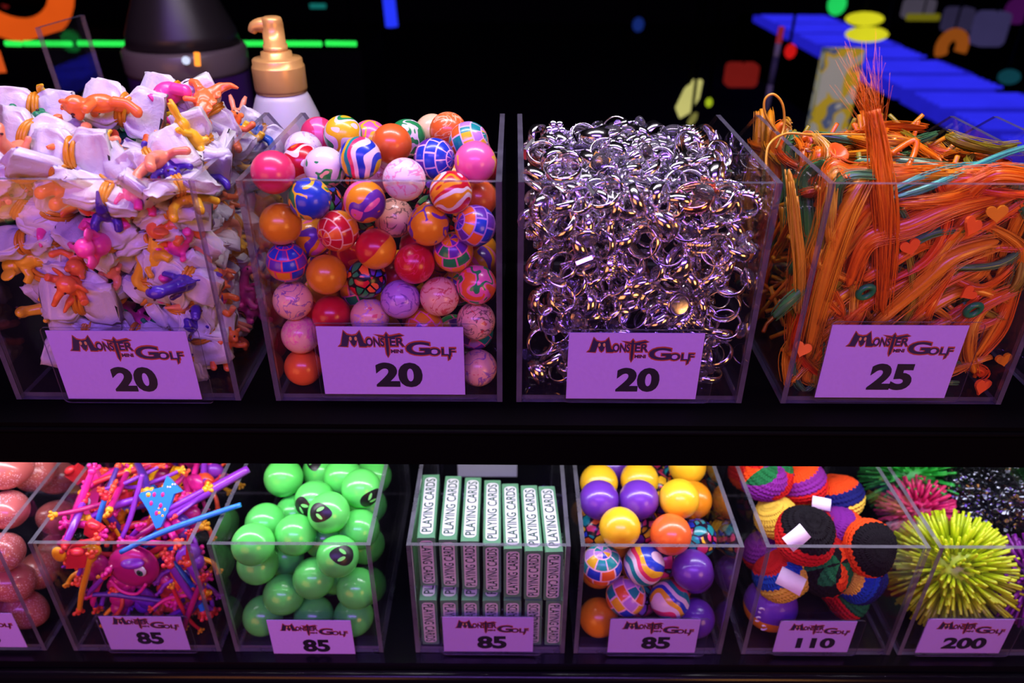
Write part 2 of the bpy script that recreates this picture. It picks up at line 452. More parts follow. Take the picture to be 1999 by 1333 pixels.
# ------------------------------------------------------------------ ball materials
_bm={}
PAL=dict(red=rgb(205,25,45),pink=rgb(245,105,170),orange=rgb(245,110,45),amber=rgb(240,150,25),yellow=rgb(250,198,38),
 green=rgb(40,150,80),teal=rgb(25,150,150),blue=rgb(35,65,195),purple=rgb(105,50,170),white=rgb(240,225,235),cream=rgb(250,215,165),
 dark=rgb(30,20,40),black=rgb(10,8,14),rose=rgb(235,60,110),lilac=rgb(195,140,225),peach=rgb(245,185,165),line=rgb(250,200,225),lime=rgb(150,200,40))
def C(s): return [PAL[x] for x in s.split()]
def ball_mat(kind, cols, r, rough=0.28):
    key=(kind,cols,round(r,4))
    if key in _bm: return _bm[key]
    n=NT('ball_'+kind+'_'+cols.replace(' ','_')); c=C(cols); p=n.obj(1.0/r)
    s=n.n('SeparateXYZ'); n.set(s.inputs[0],p); X,Y,Z=s.outputs
    if kind=='solid':
        col=n.mix(n.noise(p,1.5,3),tuple(x*0.88 for x in c[0]),c[0])
    elif kind=='swirl':
        f=n.noise(p,0.55,0.0,0.4,0.9); f=n.math('FRACT',n.math('MULTIPLY',f,2.6)); col=n.ramp(f,c)
    elif kind=='stripes':
        f=n.math('MULTIPLY_ADD',X,0.62,n.math('MULTIPLY',n.noise(p,0.9,0.0),0.55)); f=n.math('FRACT',f); col=n.ramp(f,c)
    elif kind=='marble':
        f=n.noise(p,1.1,4.0,0.55,0.8)
        v=n.math('ABSOLUTE',n.math('SUBTRACT',f,0.5)); v=n.math('LESS_THAN',v,0.022)
        f2=n.noise(p,2.3,2.0,0.5,1.5); w=n.math('GREATER_THAN',f2,0.66)
        col=n.mix(n.math('MULTIPLY',v,0.7),c[0],c[1]); col=n.mix(n.math('MULTIPLY',w,0.75),col,c[2 if len(c)>2 else 1])
    elif kind in('brick','harlequin'):
        lon=n.math('ARCTAN2',Y,X); a=n.math('MULTIPLY',lon,8/(2*PI))
        lat=n.math('MULTIPLY',n.math('ARCSINE',n.math('MULTIPLY',Z,0.999)),5.5/PI)
        row=n.math('FLOOR',n.math('ADD',lat,10)); 
        if kind=='brick': a=n.math('ADD',a,n.math('MULTIPLY',row,0.5))
        cell=n.n('CombineXYZ'); n.set(cell.inputs[0],n.math('FLOOR',a)); n.set(cell.inputs[1],row)
        wn=n.n('TexWhiteNoise',noise_dimensions='3D'); n.set(wn.inputs[0],cell.outputs[0])
        col=n.ramp(wn.outputs[0],c[1:])
        if kind=='brick':
            def near(x,wd):
                fr=n.math('FRACT',n.math('ADD',x,20.0)); return n.math('LESS_THAN',n.math('MINIMUM',fr,n.math('SUBTRACT',1.0,fr)),wd)
            line=n.math('MAXIMUM',near(a,0.06),near(lat,0.06)); col=n.mix(line,col,c[0])
    elif kind=='mosaic':
        vo=n.n('TexVoronoi',feature='DISTANCE_TO_EDGE'); n.set(vo.inputs['Vector'],p); vo.inputs['Scale'].default_value=1.9
        v2=n.n('TexVoronoi'); n.set(v2.inputs['Vector'],p); v2.inputs['Scale'].default_value=1.9
        sc=n.n('SeparateColor'); n.set(sc.inputs[0],v2.outputs['Color'])
        col=n.mix(n.math('LESS_THAN',vo.outputs[0],0.075),n.ramp(sc.outputs[0],c[1:]),c[0])
    elif kind=='half':
        f=n.math('GREATER_THAN',n.math('ADD',Z,n.math('MULTIPLY',n.noise(p,0.8,1),0.25)),0.15); col=n.mix(f,c[0],c[1])
    elif kind=='patch':
        f=n.noise(p,1.2,1.0,0.4,0.5); col=n.ramp(f,c,pos=[0,0.46,0.55,0.63][:len(c)])
    _bm[key]=n.principled(col,rough,spec=0.5,coat=0.25)
    return _bm[key]
def sphere_mesh(r,mat,nu=40,nv=24):
    m=MB(); m.ellipsoid((0,0,0),r,0,nu,nv); return m.mesh('ball',mat)
def relax(P, r, lo, hi, mob, it=160):
    P=P.copy(); n=len(P)
    for k in range(it):
        d=P[:,None,:]-P[None,:,:]; L=np.sqrt((d**2).sum(-1))+np.eye(n)
        ov=np.clip(2*r-L,0,None)*(1-np.eye(n))
        w=mob[:,None]/(mob[:,None]+mob[None,:])
        P+= (d/L[...,None]*(ov*w*0.5)[...,None]).sum(1)
        P=np.clip(P,lo,hi)
    return P
def place_balls(items, r, b, YF, ZS, h, name, group, fill_types, fill_label, heap=0.0, fill_n=60, dmax=0.22):
    """items: (u,v,y,kind,cols,label)"""
    x0,x1=b
    P=[];
    for it in items:
        p=at_y(it[0],it[1],it[2]); P.append((p.x,p.y,p.z))
    F=[]
    for _ in range(fill_n):
        F.append((U(x0+TH+r,x1-TH-r),U(YF+0.045,YF+dmax-0.02),U(ZS+TH+r,ZS+h*0.80)))
    A=np.array(P+F); mob=np.array([0.25]*len(P)+[1.0]*len(F))
    A=relax(A,r,np.array([x0+TH+r+.0004,YF+TH+r+.0004,ZS+TH+r+.0004]),np.array([x1-TH-r-.0004,YF+dmax-r,ZS+h+heap]),mob)
    for i,p in enumerate(A):
        if i<len(items):
            _,_,_,kind,cols,label=items[i]; g=group
        else:
            kind,cols=random.choice(fill_types); label=fill_label; g=group+', deep inside'
            if p[2]>ZS+h*0.88: continue
        o=put(ball_mesh(kind,cols,r),name,None,p,rquat()); tag(o,label,'ball',g)
    return A
_bmesh={}
def ball_mesh(kind,cols,r):
    k=(kind,cols,r)
    if k not in _bmesh: _bmesh[k]=sphere_mesh(r,ball_mat(kind,cols,r))
    return _bmesh[k]

R1=0.0143; f0=YU+TH+R1
up=[ (538,341,f0,'solid','rose','glossy rose-red bouncy ball at the front corner beside the parachute toys'),
(670,264,.565,'swirl','yellow white green yellow white','yellow, white and green swirled bouncy ball on top of the heap'),
(615,263,.625,'swirl','rose pink','rose and pink bouncy ball at the back of the heap'),
(587,294,.575,'marble','white lilac lilac','white marbled bouncy ball behind the rose-red ball'),
(597,320,.535,'swirl','red white red orange','red and white swirled bouncy ball peeking behind the rose-red ball'),
(633,325,.520,'patch','white white green peach','white bouncy ball with a green patch near the top'),
(698,310,.512,'stripes','blue white rose teal yellow blue white','bouncy ball with curved blue, white, rose and teal stripes'),
(765,281,.545,'solid','orange','plain orange bouncy ball at the middle of the heap top'),
(730,271,.590,'patch','pink yellow pink','pink and yellow bouncy ball behind the plain orange one'),
(804,266,.600,'patch','green white green','green and white bouncy ball behind the plain orange one'),
(829,261,.610,'solid','cream','plain cream bouncy ball at the back of the heap'),
(875,256,.585,'marble','orange cream orange','orange marbled bouncy ball at the top of the heap'),
(915,277,.548,'brick','line teal yellow teal lilac orange','teal and yellow brick-patterned bouncy ball near the top corner'),
(848,310,.525,'brick','line blue purple purple blue','blue and purple brick-patterned bouncy ball with pink lines'),
(929,317,.512,'patch','pink pink pink yellow','pink bouncy ball with yellow smears by the side panel'),
(789,351,f0,'marble','white pink lilac','large-looking white bouncy ball with faint pink veins at the bin rim'),
(880,377,f0,'swirl','red white amber white red amber','red, white and amber flame-swirled bouncy ball below the rim'),
(602,394,f0,'patch','blue blue yellow green','blue bouncy ball with yellow and green blotches'),
(712,394,f0,'swirl','amber amber purple pink','amber and purple swirled bouncy ball under the striped ball'),
(544,442,f0,'solid','amber','plain amber bouncy ball pressed against the front below the rose-red ball'),
(660,448,f0+.002,'brick','peach red amber orange red','red and amber brick-patterned bouncy ball'),
(781,425,.524,'marble','peach dark dark','greyish pink bouncy ball with dark smears set back from the front'),
(843,448,f0,'patch','amber amber purple amber','amber bouncy ball with purple blotches'),
(929,442,f0,'brick','lilac blue purple orange amber purple','purple, blue and orange brick-patterned bouncy ball by the side panel'),
(952,388,.528,'solid','orange','orange bouncy ball tucked behind the flame-swirled ball'),
(731,489,f0,'half','amber red','bouncy ball half red and half amber'),
(618,474,.518,'swirl','amber purple amber pink','amber bouncy ball with purple streaks set behind the brick ball'),
(808,515,f0,'marble','red rose red','glossy red bouncy ball with fine veins at the middle'),
(563,519,f0,'brick','rose purple amber purple blue','purple and amber brick-patterned bouncy ball at the side edge'),
(890,505,f0+.004,'brick','pink amber green purple amber','amber, green and purple brick-patterned bouncy ball'),
(630,528,f0+.003,'solid','amber','plain amber bouncy ball beside the dark mosaic ball'),
(678,494,.520,'patch','red orange red','red and orange bouncy ball wedged behind the half red ball'),
(698,545,f0+.004,'mosaic','black blue orange green purple red','dark mosaic bouncy ball with black outlines'),
(932,551,f0,'patch','orange pink green pink','orange, pink and green bouncy ball against the side panel'),
(775,578,f0,'marble','lilac purple pink','lilac marbled bouncy ball with purple veins'),
(859,574,f0,'marble','peach red rose','pale pink bouncy ball with red specks'),
(568,596,f0,'marble','peach purple pink','pale bouncy ball with a purple vein near the side edge'),
(644,612,f0+.004,'solid','red','dull red bouncy ball just above the price card'),
(718,616,f0+.002,'marble','peach lilac rose','pale veined bouncy ball just above the price card'),
(818,625,f0+.002,'brick','pink amber purple orange','amber brick-patterned bouncy ball just above the price card'),
(929,625,f0,'marble','peach dark red','pale speckled bouncy ball beside the price card corner'),
(590,668,f0,'marble','peach pink pink','pale pink bouncy ball half behind the price card'),
(581,730,f0,'solid','orange','orange bouncy ball in the bottom corner of the bin'),
(940,722,f0,'marble','peach purple rose','pale bouncy ball in the bottom corner under the speckled one'),
(930,672,f0+.012,'brick','pink teal purple lilac','dim patterned bouncy ball behind the card corner'),
(650,690,f0+.01,'solid','peach','pale bouncy ball hidden behind the price card top'),
]
ft=[('solid','amber'),('solid','red'),('marble','peach purple pink'),('brick','pink amber green purple amber'),('swirl','amber purple amber pink'),('marble','peach red rose'),('mosaic','black blue orange green purple red')]
place_balls(up,R1,UB[1],YU,ZU,0.172,'bouncy_ball','small bouncy balls in the upper bin',ft,'small bouncy ball lying in the dark gaps deep inside the upper ball bin',heap=0.04,fill_n=75)

R2=0.0192; g0=YL+TH+R2
lo=[(1170,941,.600,'solid','yellow','plain yellow ball at the back corner of the lower ball bin'),
(1257,939,.605,'solid','yellow','plain yellow ball at the back of the heap above a purple one'),
(1158,979,.560,'solid','purple','plain purple ball at the rear corner by the playing card bin'),
(1250,975,.562,'solid','purple','plain purple ball between the yellow ones'),
(1330,987,.560,'solid','yellow','plain yellow ball behind the orange one'),
(1207,1026,.530,'solid','yellow','plain yellow ball at the rim above the brick-patterned balls'),
(1311,1033,.532,'solid','orange','plain orange ball at the rim of the lower ball bin'),
(1172,1103,g0,'brick','line blue orange yellow lilac teal','pink-lined brick-patterned ball higher of two'),
(1260,1101,g0,'stripes','teal white rose yellow blue white','wavy multicolour striped ball higher of two'),
(1359,1111,g0,'solid','purple','plain purple ball at the front below the orange one'),
(1221,1164,g0,'brick','line yellow blue orange teal lilac','pink-lined brick-patterned ball lower of two'),
(1313,1169,g0,'stripes','yellow blue white teal rose white','wavy multicolour striped ball lower of two'),
(1168,1213,g0,'solid','amber','amber ball at the bottom beside the price card'),
(1362,1206,g0,'solid','purple','plain purple ball at the bottom behind the price card corner'),
(1156,1040,.565,'mosaic','dark teal rose yellow blue orange','black-outlined mosaic ball beside the plain yellow rim ball'),
(1257,1040,.565,'mosaic','dark teal rose purple yellow','black-outlined mosaic ball between yellow and orange balls'),
(1358,1047,.560,'mosaic','dark yellow blue rose teal','black-outlined mosaic ball just behind the orange ball'),
(1405,1047,.565,'mosaic','dark purple yellow orange','black-outlined mosaic ball by the side panel'),
(1301,943,.620,'mosaic','dark rose yellow purple','black-outlined mosaic ball at the top back'),
(1362,938,.625,'mosaic','dark purple teal orange','black-outlined mosaic ball in the far top corner'),
(1393,989,.575,'solid','amber','amber ball by the side panel next to the footbags'),
(1402,941,.610,'solid','yellow','yellow ball in the rear corner next to the footbags'),
(1405,1108,g0+.03,'solid','purple','dim purple ball behind the front purple ball'),
(1240,1215,g0+.03,'mosaic','dark teal rose lilac','mosaic ball mostly behind the price card'),
]
place_balls(lo,R2,LB[4],YL,ZL,0.144,'bouncy_ball','larger balls in the lower bin',[('solid','purple'),('solid','amber'),('mosaic','dark teal rose purple yellow')],'ball lying deep inside the lower ball bin behind the front ones',heap=0.02,fill_n=16,dmax=0.2)

# green alien balls
n=NT('green_rubber'); p=n.obj(1.0)
GREENB=n.principled(n.mix(n.noise(p,60,2),rgb(88,222,92),rgb(110,236,108)),0.24,coat=0.3)
R3=0.0196; h0=YL+TH+R3
ALB=plain('alien_print',(0.012,0.010,0.012),0.35)
gb_me=sphere_mesh(R3,GREENB)
def on_sphere(poly,r,rings=4):
    """outline in radians about +Z laid onto a sphere of radius r"""
    vs=[];fs=[];n=len(poly)
    cx=sum(p[0] for p in poly)/n; cy=sum(p[1] for p in poly)/n
    def pt(x,y):
        a=math.hypot(x,y); b=math.atan2(y,x); return (r*math.sin(a)*math.cos(b),r*math.sin(a)*math.sin(b),r*math.cos(a))
    vs.append(pt(cx,cy))
    for k in range(1,rings+1):
        for x,y in poly: vs.append(pt(cx+(x-cx)*k/rings,cy+(y-cy)*k/rings))
    for j in range(n): fs.append((0,1+j,1+(j+1)%n))
    for k in range(rings-1):
        for j in range(n):
            a=1+k*n+j; b=1+k*n+(j+1)%n; fs.append((a,a+n,b+n,b))
    return vs,fs
hp=[]
for i in range(28):
    a=2*PI*i/28; w=0.46*math.sin(a)*(1-0.28*math.cos(a)); hp.append((w,-0.58*math.cos(a)*1.0 if math.cos(a)<0 else -0.62*math.cos(a)))
m=MB(); m.add(*on_sphere([(x,-y) for x,y in hp],R3*1.006)); al_head=m.mesh('alien_head_print',ALB)
m=MB()
EYE=[]
for sx in (-1,1):
    e=[]
    for i in range(14):
        a=2*PI*i/14; ex=0.085*math.cos(a); ey=0.20*math.sin(a); t=sx*-0.55
        e.append((sx*0.17+ex*math.cos(t)-ey*math.sin(t),0.02+ex*math.sin(t)+ey*math.cos(t)))
    m.add(*on_sphere(e,R3*1.012,2))
al_eye=m.mesh('alien_eye_print',plain('alien_eye',rgb(130,240,120),0.3))
gl=[(556,945,.600,0),(634,924,.625,('f',-.55,.85,.3,-1)),(617,984,.572,('f',-.75,-.5,1,-.6)),(658,1006,.545,('f',-.50,-.02,1,-.1)),(726,979,.570,('f',.75,-.75,.7,.6)),(685,948,.605,0),(750,938,.625,0),
 (527,1023,.560,0),(583,1043,.535,0),(498,1064,h0+.001,0),(677,1091,h0,('f',.22,.05,-1,.08)),(511,1100,h0+.012,0),(611,1128,h0,0),(546,1160,h0,0),(699,1159,h0,0),
 (513,1199,h0,0),(604,1206,h0+.004,0),(696,1216,h0,0),(713,1057,h0+.022,0),(735,1150,h0+.034,0),(735,1070,h0+.045,0),(748,985,.590,0),(563,996,.585,0),(640,1060,h0+.04,0),(560,1110,h0+.035,0),
 (600,1250,h0+.02,0),(690,1110,h0+.04,0),(640,1170,h0+.035,0)]
GP=np.array([tuple(at_y(a,b,c)) for a,b,c,_ in gl])
x0,x1=LB[2]
GP=relax(GP,R3,np.array([x0+TH+R3+.0004,h0,ZL+TH+R3]),np.array([x1-TH-R3-.0004,YL+.2,ZL+.19]),np.ones(len(GP))*0.3)
glab=['plain green ball at the top back corner of the alien ball bin','green ball at the top back showing an alien chin','green ball showing a dark alien edge behind the face ball','green ball with a full alien face at the top of the heap','green ball with a slim dark alien edge near the side panel','green ball at the back of the heap above the alien face','green ball in the rear top corner by the cards',
'plain green ball behind the rim, between two others','plain green ball in the middle at the rim','big plain green ball at the rim corner beside the stretchy toys','green ball with a sideways alien face across the rim','green ball just under the rim corner ball','plain green ball in the middle below the rim','plain green ball lower, towards the stretchy toy bin','green ball under the rim alien face',
'shaded green ball at the bottom corner beside the price card','green ball behind the top of the price card','green ball at the bottom behind the card corner']
for i,(u,v,y,k) in enumerate(gl):
    lab=glab[i] if i<len(glab) else 'green ball lying deep in the alien ball bin behind others'
    t=thing('alien_ball',lab,'ball',GP[i],(0,0,0),'green alien balls')
    put(gb_me,'ball',t)
    if k:
        fw=(CAM-Vector(GP[i])).normalized()
        up_=fw.cross(Vector((1,0,0))).normalized(); sx=up_.cross(fw)
        d=(fw+sx*k[1]+up_*k[2]).normalized(); ch=sx*k[3]+up_*k[4]; ch=(ch-d*ch.dot(d)).normalized(); xx=ch.cross(d)
        q=Matrix(((xx.x,ch.x,d.x),(xx.y,ch.y,d.y),(xx.z,ch.z,d.z))).to_quaternion()
        put(al_head,'alien_face',t,(0,0,0),q); put(al_eye,'alien_eyes',t,(0,0,0),q)
# ------------------------------------------------------------------ playing card boxes
DG=plain('deck_green',rgb(95,150,110),0.35); DW=plain('deck_white',rgb(215,218,214),0.4); DT=plain('deck_lettering',rgb(45,85,65),0.5)
DL,DH,DW_=0.088,0.0625,0.0165
def deck_meshes():
    b=MB(); e=0.0008
    # chamfered box, centred in x, front at y=0
    poly=[(-DW_/2+e,0),(DW_/2-e,0),(DW_/2,e),(DW_/2,DH-e),(DW_/2-e,DH),(-DW_/2+e,DH),(-DW_/2,DH-e),(-DW_/2,e)]
    M=Matrix(((1,0,0,0),(0,0,1,0),(0,1,0,0),(0,0,0,1)))
    b.prism(poly,DL,0,0,M)
    box=b.mesh('card_box',DG)
    t=MB(); flat(t,rounded(DL*0.90,DW_*0.72,0.0045),0); top=t.mesh('top_panel',DW)
    t=MB(); flat(t,rounded(DH*0.90,DW_*0.72,0.0035),0); fr=t.mesh('front_panel',DW)
    vs,fs=text_mesh('PLAYING CARDS',1.0,0.012,1.02)
    w=max(v[0] for v in vs)-min(v[0] for v in vs); hh=max(v[1] for v in vs)-min(v[1] for v in vs); cy=(max(v[1] for v in vs)+min(v[1] for v in vs))/2
    def tx(L,H):
        mm=MB(); mm.add([(x/w*L,(y-cy)/hh*H,0) for x,y,_ in vs],fs,0,False); return mm.mesh('deck_lettering',DT)
    return box,top,fr,tx(DL*0.84,DW_*0.56),tx(DH*0.84,DW_*0.56)
DM=deck_meshes()
def deck(x,y,z,yaw,label,flip=False):
    t=thing('playing_card_box',label,'card box',(x,y,z),(0,0,yaw),'boxes of playing cards')
    put(DM[0],'carton',t)
    put(DM[1],'top_panel',t,(0,DL/2,DH+.0003),(0,0,PI/2))
    put(DM[3],'top_lettering',t,(0,DL/2,DH+.0005),(0,0,PI/2))
    Mf=Euler((PI/2,0,0)).to_matrix() @ Matrix.Rotation(PI/2 if not flip else -PI/2,3,'Z')
    q=Mf.to_quaternion()
    put(DM[2],'front_panel',t,(0,-.0003,DH/2),q); put(DM[4],'front_lettering',t,(0,-.0005,DH/2),q)
us=[834,876,918,961,1002,1043,1083]; ys=[.513,.511,.509,.505,.500,.4975,.4965]
ordn=['first','second','third','fourth','fifth','sixth','seventh']
for i in range(7):
    zl=ZL+TH+.0003; p=at_y(us[i],1130,ys[i])
    deck(p.x-0.0005*(i-3),ys[i],zl+DH+.0012,math.radians([2,0.5,0.5,1,2,2,2.5][i]),'playing card box in the top layer, %s from the alien ball side'%ordn[i],flip=i in(0,6))
    p=at_y(us[i],1225,.497)
    deck(-0.0920+TH+.0100+i*0.01995,.4965,zl,math.radians(0.6),'playing card box in the bottom layer, %s from the alien ball side'%ordn[i],flip=i in(0,1,6))
# ------------------------------------------------------------------ silver rings
n=NT('silver_plating'); p=n.obj(1.0)
CHROME=n.principled(n.mix(n.noise(p,90,2),(0.80,0.78,0.84),(0.93,0.91,0.96)),n.math('MULTIPLY_ADD',n.noise(p,200,2),0.14,0.10),metal=1.0)
n=NT('clear_cabochon'); p=n.obj(1.0)
GEM=n.principled(n.mix(n.noise(p,80,2),(0.90,0.88,0.97),(0.97,0.96,1.0)),0.04,spec=0.6,trans=0.95)
n=NT('silver_orange_reflection'); p=n.obj(1.0)
ORANGE_REFL=n.principled(n.mix(n.noise(p,90,2),(0.95,0.45,0.28),(0.98,0.6,0.42)),0.14,metal=1.0)  # orange reflection put into the colour of a silver ring
def ring_band(m,r,w,t,n=26,gap=0.0,taper=0.0):
    vs=[];fs=[]
    for j in range(n+1 if gap else n):
        a=gap/2+(2*PI-gap)*j/n - PI/2 if gap else 2*PI*j/n-PI/2
        ww=w*(1-taper*(0.5-0.5*math.sin(a)))
        for rr,yy in ((r,-ww/2),(r+t*.6,-ww/2),(r+t,0),(r+t*.6,ww/2),(r,ww/2),(r-t*.1,0)):
            vs.append((rr*math.cos(a),yy,rr*math.sin(a)))
    k=6; cnt=n if gap else n
    for j in range(cnt):
        j2=(j+1) if gap else (j+1)%n
        for i in range(k): fs.append((j*k+i,j*k+(i+1)%k,j2*k+(i+1)%k,j2*k+i))
    m.add(vs,fs,0,True)
def ring_variants():
    out=[]
    def dome(m,z,rx,ry,rz,mi): m.ellipsoid((0,0,z),(rx,ry,rz),mi,14,8)
    R=0.0084
    m=MB(); ring_band(m,R,0.0085,0.0012,taper=.35); out.append(('plain silver band',m,None))
    m=MB(); ring_band(m,R,0.0060,0.0011,taper=.4); g=MB(); g.ellipsoid((0,0,R+.0016),(.0064,.0064,.0042),0,16,8); m.lathe([(.0050,R-.0002),(.0069,R+.0006),(.0069,R+.0018),(.0060,R+.0022)],16); out.append(('clear-domed silver ring',m,g))
    m=MB(); ring_band(m,R,0.0060,0.0011,taper=.4); g=MB(); g.ellipsoid((0,0,R+.0014),(.0050,.0072,.0034),0,14,8); out.append(('oval-stone silver ring',m,g))
    m=MB(); ring_band(m,R,0.0064,0.0011,gap=.35,taper=.3)
    for k in range(6):
        a=2*PI*k/6; m.ellipsoid((0.0042*math.cos(a),0.0042*math.sin(a),R+.0014),(.0027,.0027,.0010),0,8,6)
    g=MB(); g.ellipsoid((0,0,R+.0022),.0023,0,8,6); out.append(('flower-topped silver ring',m,g))
    m=MB(); ring_band(m,R,0.0070,0.0011,taper=.3); m.box((-.0050,-.0044,R),(.0050,.0044,R+.0020)); g=MB(); g.lathe([(.0040,R+.002),(.0052,R+.003),(.0034,R+.0048)],8); out.append(('square-set silver ring',m,g))
    m=MB(); ring_band(m,R,0.0090,0.0010,taper=.0); 
    for k in range(9):
        a=PI*0.1+PI*0.8*k/8; m.ellipsoid((R*1.13*math.cos(a),0,R*1.13*math.sin(a)),(.0011,.0034,.0011),0,6,5)
    out.append(('wide ribbed silver ring',m,None))
    return out
RV=[]
for nm,a,g in ring_variants(): RV.append((nm,a.mesh('ring_band',CHROME),g.mesh('ring_top',GEM) if g else None,a,g))
def ring(p,q,k,label=None,mat=None,s=1.0):
    nm,a,g,_,_=RV[k]
    lab=label or nm+' jumbled in the ring pile'
    if g is None:
        o=tag(put(a,'finger_ring',None,p,q,s),lab,'ring',None if label else 'silver rings in the bin'); return o
    t=thing('finger_ring',lab,'ring',p,(0,0,0),None if label else 'silver rings in the bin')
    t.rotation_mode='QUATERNION'; t.rotation_quaternion=q; t.scale=(s,)*3
    put(a,'band',t); put(g,'setting',t); return t
bx0,bx1=UB[2]
def ring_top(x,y):   # heap surface height above the shelf
    cx=(x-(bx0+bx1)/2)/0.085; 
    return 0.147+0.010*(1-cx*cx)+0.010*max(0,min(1,(y-YU-0.01)/0.06))+0.004*math.sin(x*90)+0.004*math.sin(y*80+2) - max(0,(y-YU-0.14))*0.35
ORD=['first','second','third','fourth','fifth','sixth','seventh','eighth','ninth','tenth','eleventh','twelfth','thirteenth']
def lay(i,j,where,p,k,s):
    o=ring(p,rquat(),k,'%s, %s from the ball bin, %s %s'%(RV[k][0],ORD[i],ORD[j],where),s=s); o['group']='silver rings in the bin'
for iz in range(10):                      # against the front panel
    for ix in range(9):
        x=bx0+TH+.0125+(ix+0.5*(iz%2))*0.0163+U(-.003,.003); z=ZU+TH+.0115+iz*0.0150+U(-.003,.003)
        if x>bx1-TH-.0125: x=bx1-TH-.0127
        y=YU+TH+.0130+U(0,.006)
        lay(ix,iz,'layer up the front',(x,y,z),random.choice([0,0,1,1,2,3,4,5]),U(1.05,1.38))
for iy in range(10):                      # the heap's upper face
    for ix in range(10):
        x=bx0+TH+.012+(ix+0.5*(iy%2))*0.0156+U(-.003,.003); y=YU+TH+.014+iy*0.0165+U(-.004,.004)
        if x>bx1-TH-.0120: continue
        lay(ix,iy,'rank back on the heap',(x,y,ZU+ring_top(x,y)-.004+U(-.003,.003)),random.choice([0,0,1,2,3,3,4,5]),U(1.0,1.35))
def qlook(d,roll=0): return Vector(d).to_track_quat('Y','Z') @ Quaternion((0,1,0),roll)
p=at_y(1349,282,.560); ring(p,qlook((0.75,0.65,0.1),.2),5,'wide silver ring standing upright on top of the ring heap',s=1.30)
p=at_y(1163,272,.575); ring(p,qlook((0.05,0.5,0.85),.9),0,'plain silver ring lying open at the peak of the ring heap',s=1.35)
p=at_y(1178,384,.492); ring(p,qlook((0.3,0.3,-.9),0),1,'silver ring with a large clear dome just below the bin rim',s=1.3)
p=at_y(1355,388,.493); tag(put(RV[3][1],'finger_ring',None,p,qlook((0.2,0.3,-.9),0.3),1.45),'copper-tinted flower ring, tint standing for an orange reflection, below the bin rim','ring'); bpy.context.view_layer.objects.active=None
fl=[o for o in COL.objects if o.get('label','').startswith('copper-tinted')][0]
fl.data=fl.data.copy(); fl.data.materials[0]=ORANGE_REFL
p=at_y(1100,335,.500); ring(p,qlook((0.1,0.2,-.9),0),1,'silver ring with a clear round dome at the rim near the bouncy balls',s=1.3)
p=at_y(1297,440,.492); ring(p,qlook((0.5,0.8,0.1),0.2),0,'plain silver band seen through its hole at mid height',s=1.2)
# the rest of the pile, deeper than one can pick apart
big=MB()
for k in range(330):
    x=U(bx0+TH+.011,bx1-TH-.011); y=U(YU+TH+.030,YU+.20) if k>150 else U(YU+TH+.030,YU+TH+.050); top=ring_top(x,y)-.016
    z=U(TH+.011,top) if y<YU+.05 else top-abs(random.gauss(0,.02))
    if z<TH+.011: z=TH+.012
    M=Matrix.Translation((x,y,ZU+z)) @ rquat().to_matrix().to_4x4()
    s=random.choice(RV); big.add(s[3].v,s[3].f,0,True,M)
    if s[4]: big.add(s[4].v,s[4].f,1,True,M)
o=big.build('ring_pile',[CHROME,GEM]); tag(o,'mass of silver rings filling the bin behind the visible ones','rings',None,'stuff')
# ------------------------------------------------------------------ parachute toys
FIGCOL=dict(orange=rgb(255,125,60),pink=rgb(255,75,165),yellow=rgb(250,195,40),purple=rgb(75,45,165),green=rgb(35,140,90),blue=rgb(35,95,190),peach=rgb(255,150,110))
FIGM={}
for k,c in FIGCOL.items():
    FIGM[k]=NT('vinyl_'+k); nn=FIGM[k]; FIGM[k]=nn.principled(nn.mix(nn.noise(nn.obj(1.0),150,2),tuple(x*.9 for x in c),c),0.32,sss=0.15,coat=0.15)
n=NT('white_plastic_film'); p=n.obj(1.0)
wr=n.noise(p,240,3,0.6,0.6)
FILM=n.principled(n.mix(n.noise(p,40,2),(0.62,0.59,0.63),(0.74,0.71,0.75)),0.30,bump=wr,bstr=0.35,bdist=0.0015,sss=0.15)
BANDM=plain('amber_rubber',rgb(215,140,25),0.35,nscale=300)
EYEM=plain('figure_eye',rgb(70,25,35),0.3)
def fused(m,name,mat,voxel=0.0009):
    me=m.mesh(name,mat); o=bpy.data.objects.new(name,me); COL.objects.link(o)
    r=o.modifiers.new('r','REMESH'); r.mode='VOXEL'; r.voxel_size=voxel; r.use_smooth_shade=True
    s=o.modifiers.new('s','SMOOTH'); s.factor=0.5; s.iterations=3
    dg=bpy.context.evaluated_depsgraph_get()
    res=bpy.data.meshes.new_from_object(o.evaluated_get(dg)); bpy.data.objects.remove(o)
    for pl in res.polygons: pl.use_smooth=True
    return res
def fig_bear():
    m=MB(); E=m.ellipsoid
    E((0,0,.006),(.0068,.0055,.0085)); E((0,-.001,.0185),(.0068,.006,.0062)); E((0,-.0065,.0175),(.0032,.0028,.0026))
    for s in(-1,1):
        E((s*.0055,0,.0240),(.0026,.0016,.0026)); m.tube([(s*.005,-.001,.011),(s*.011,-.003,.010),(s*.0145,-.006,.013)],[.0027,.0024,.0027],8); E((s*.0147,-.0063,.0134),.0028)
        m.tube([(s*.004,0,.000),(s*.0075,-.002,-.007),(s*.008,-.006,-.011)],[.0034,.0030,.0030],8); E((s*.008,-.0068,-.0115),(.003,.0036,.003))
    return m,[(-.0026,-.0064,.0205),(.0026,-.0064,.0205)]
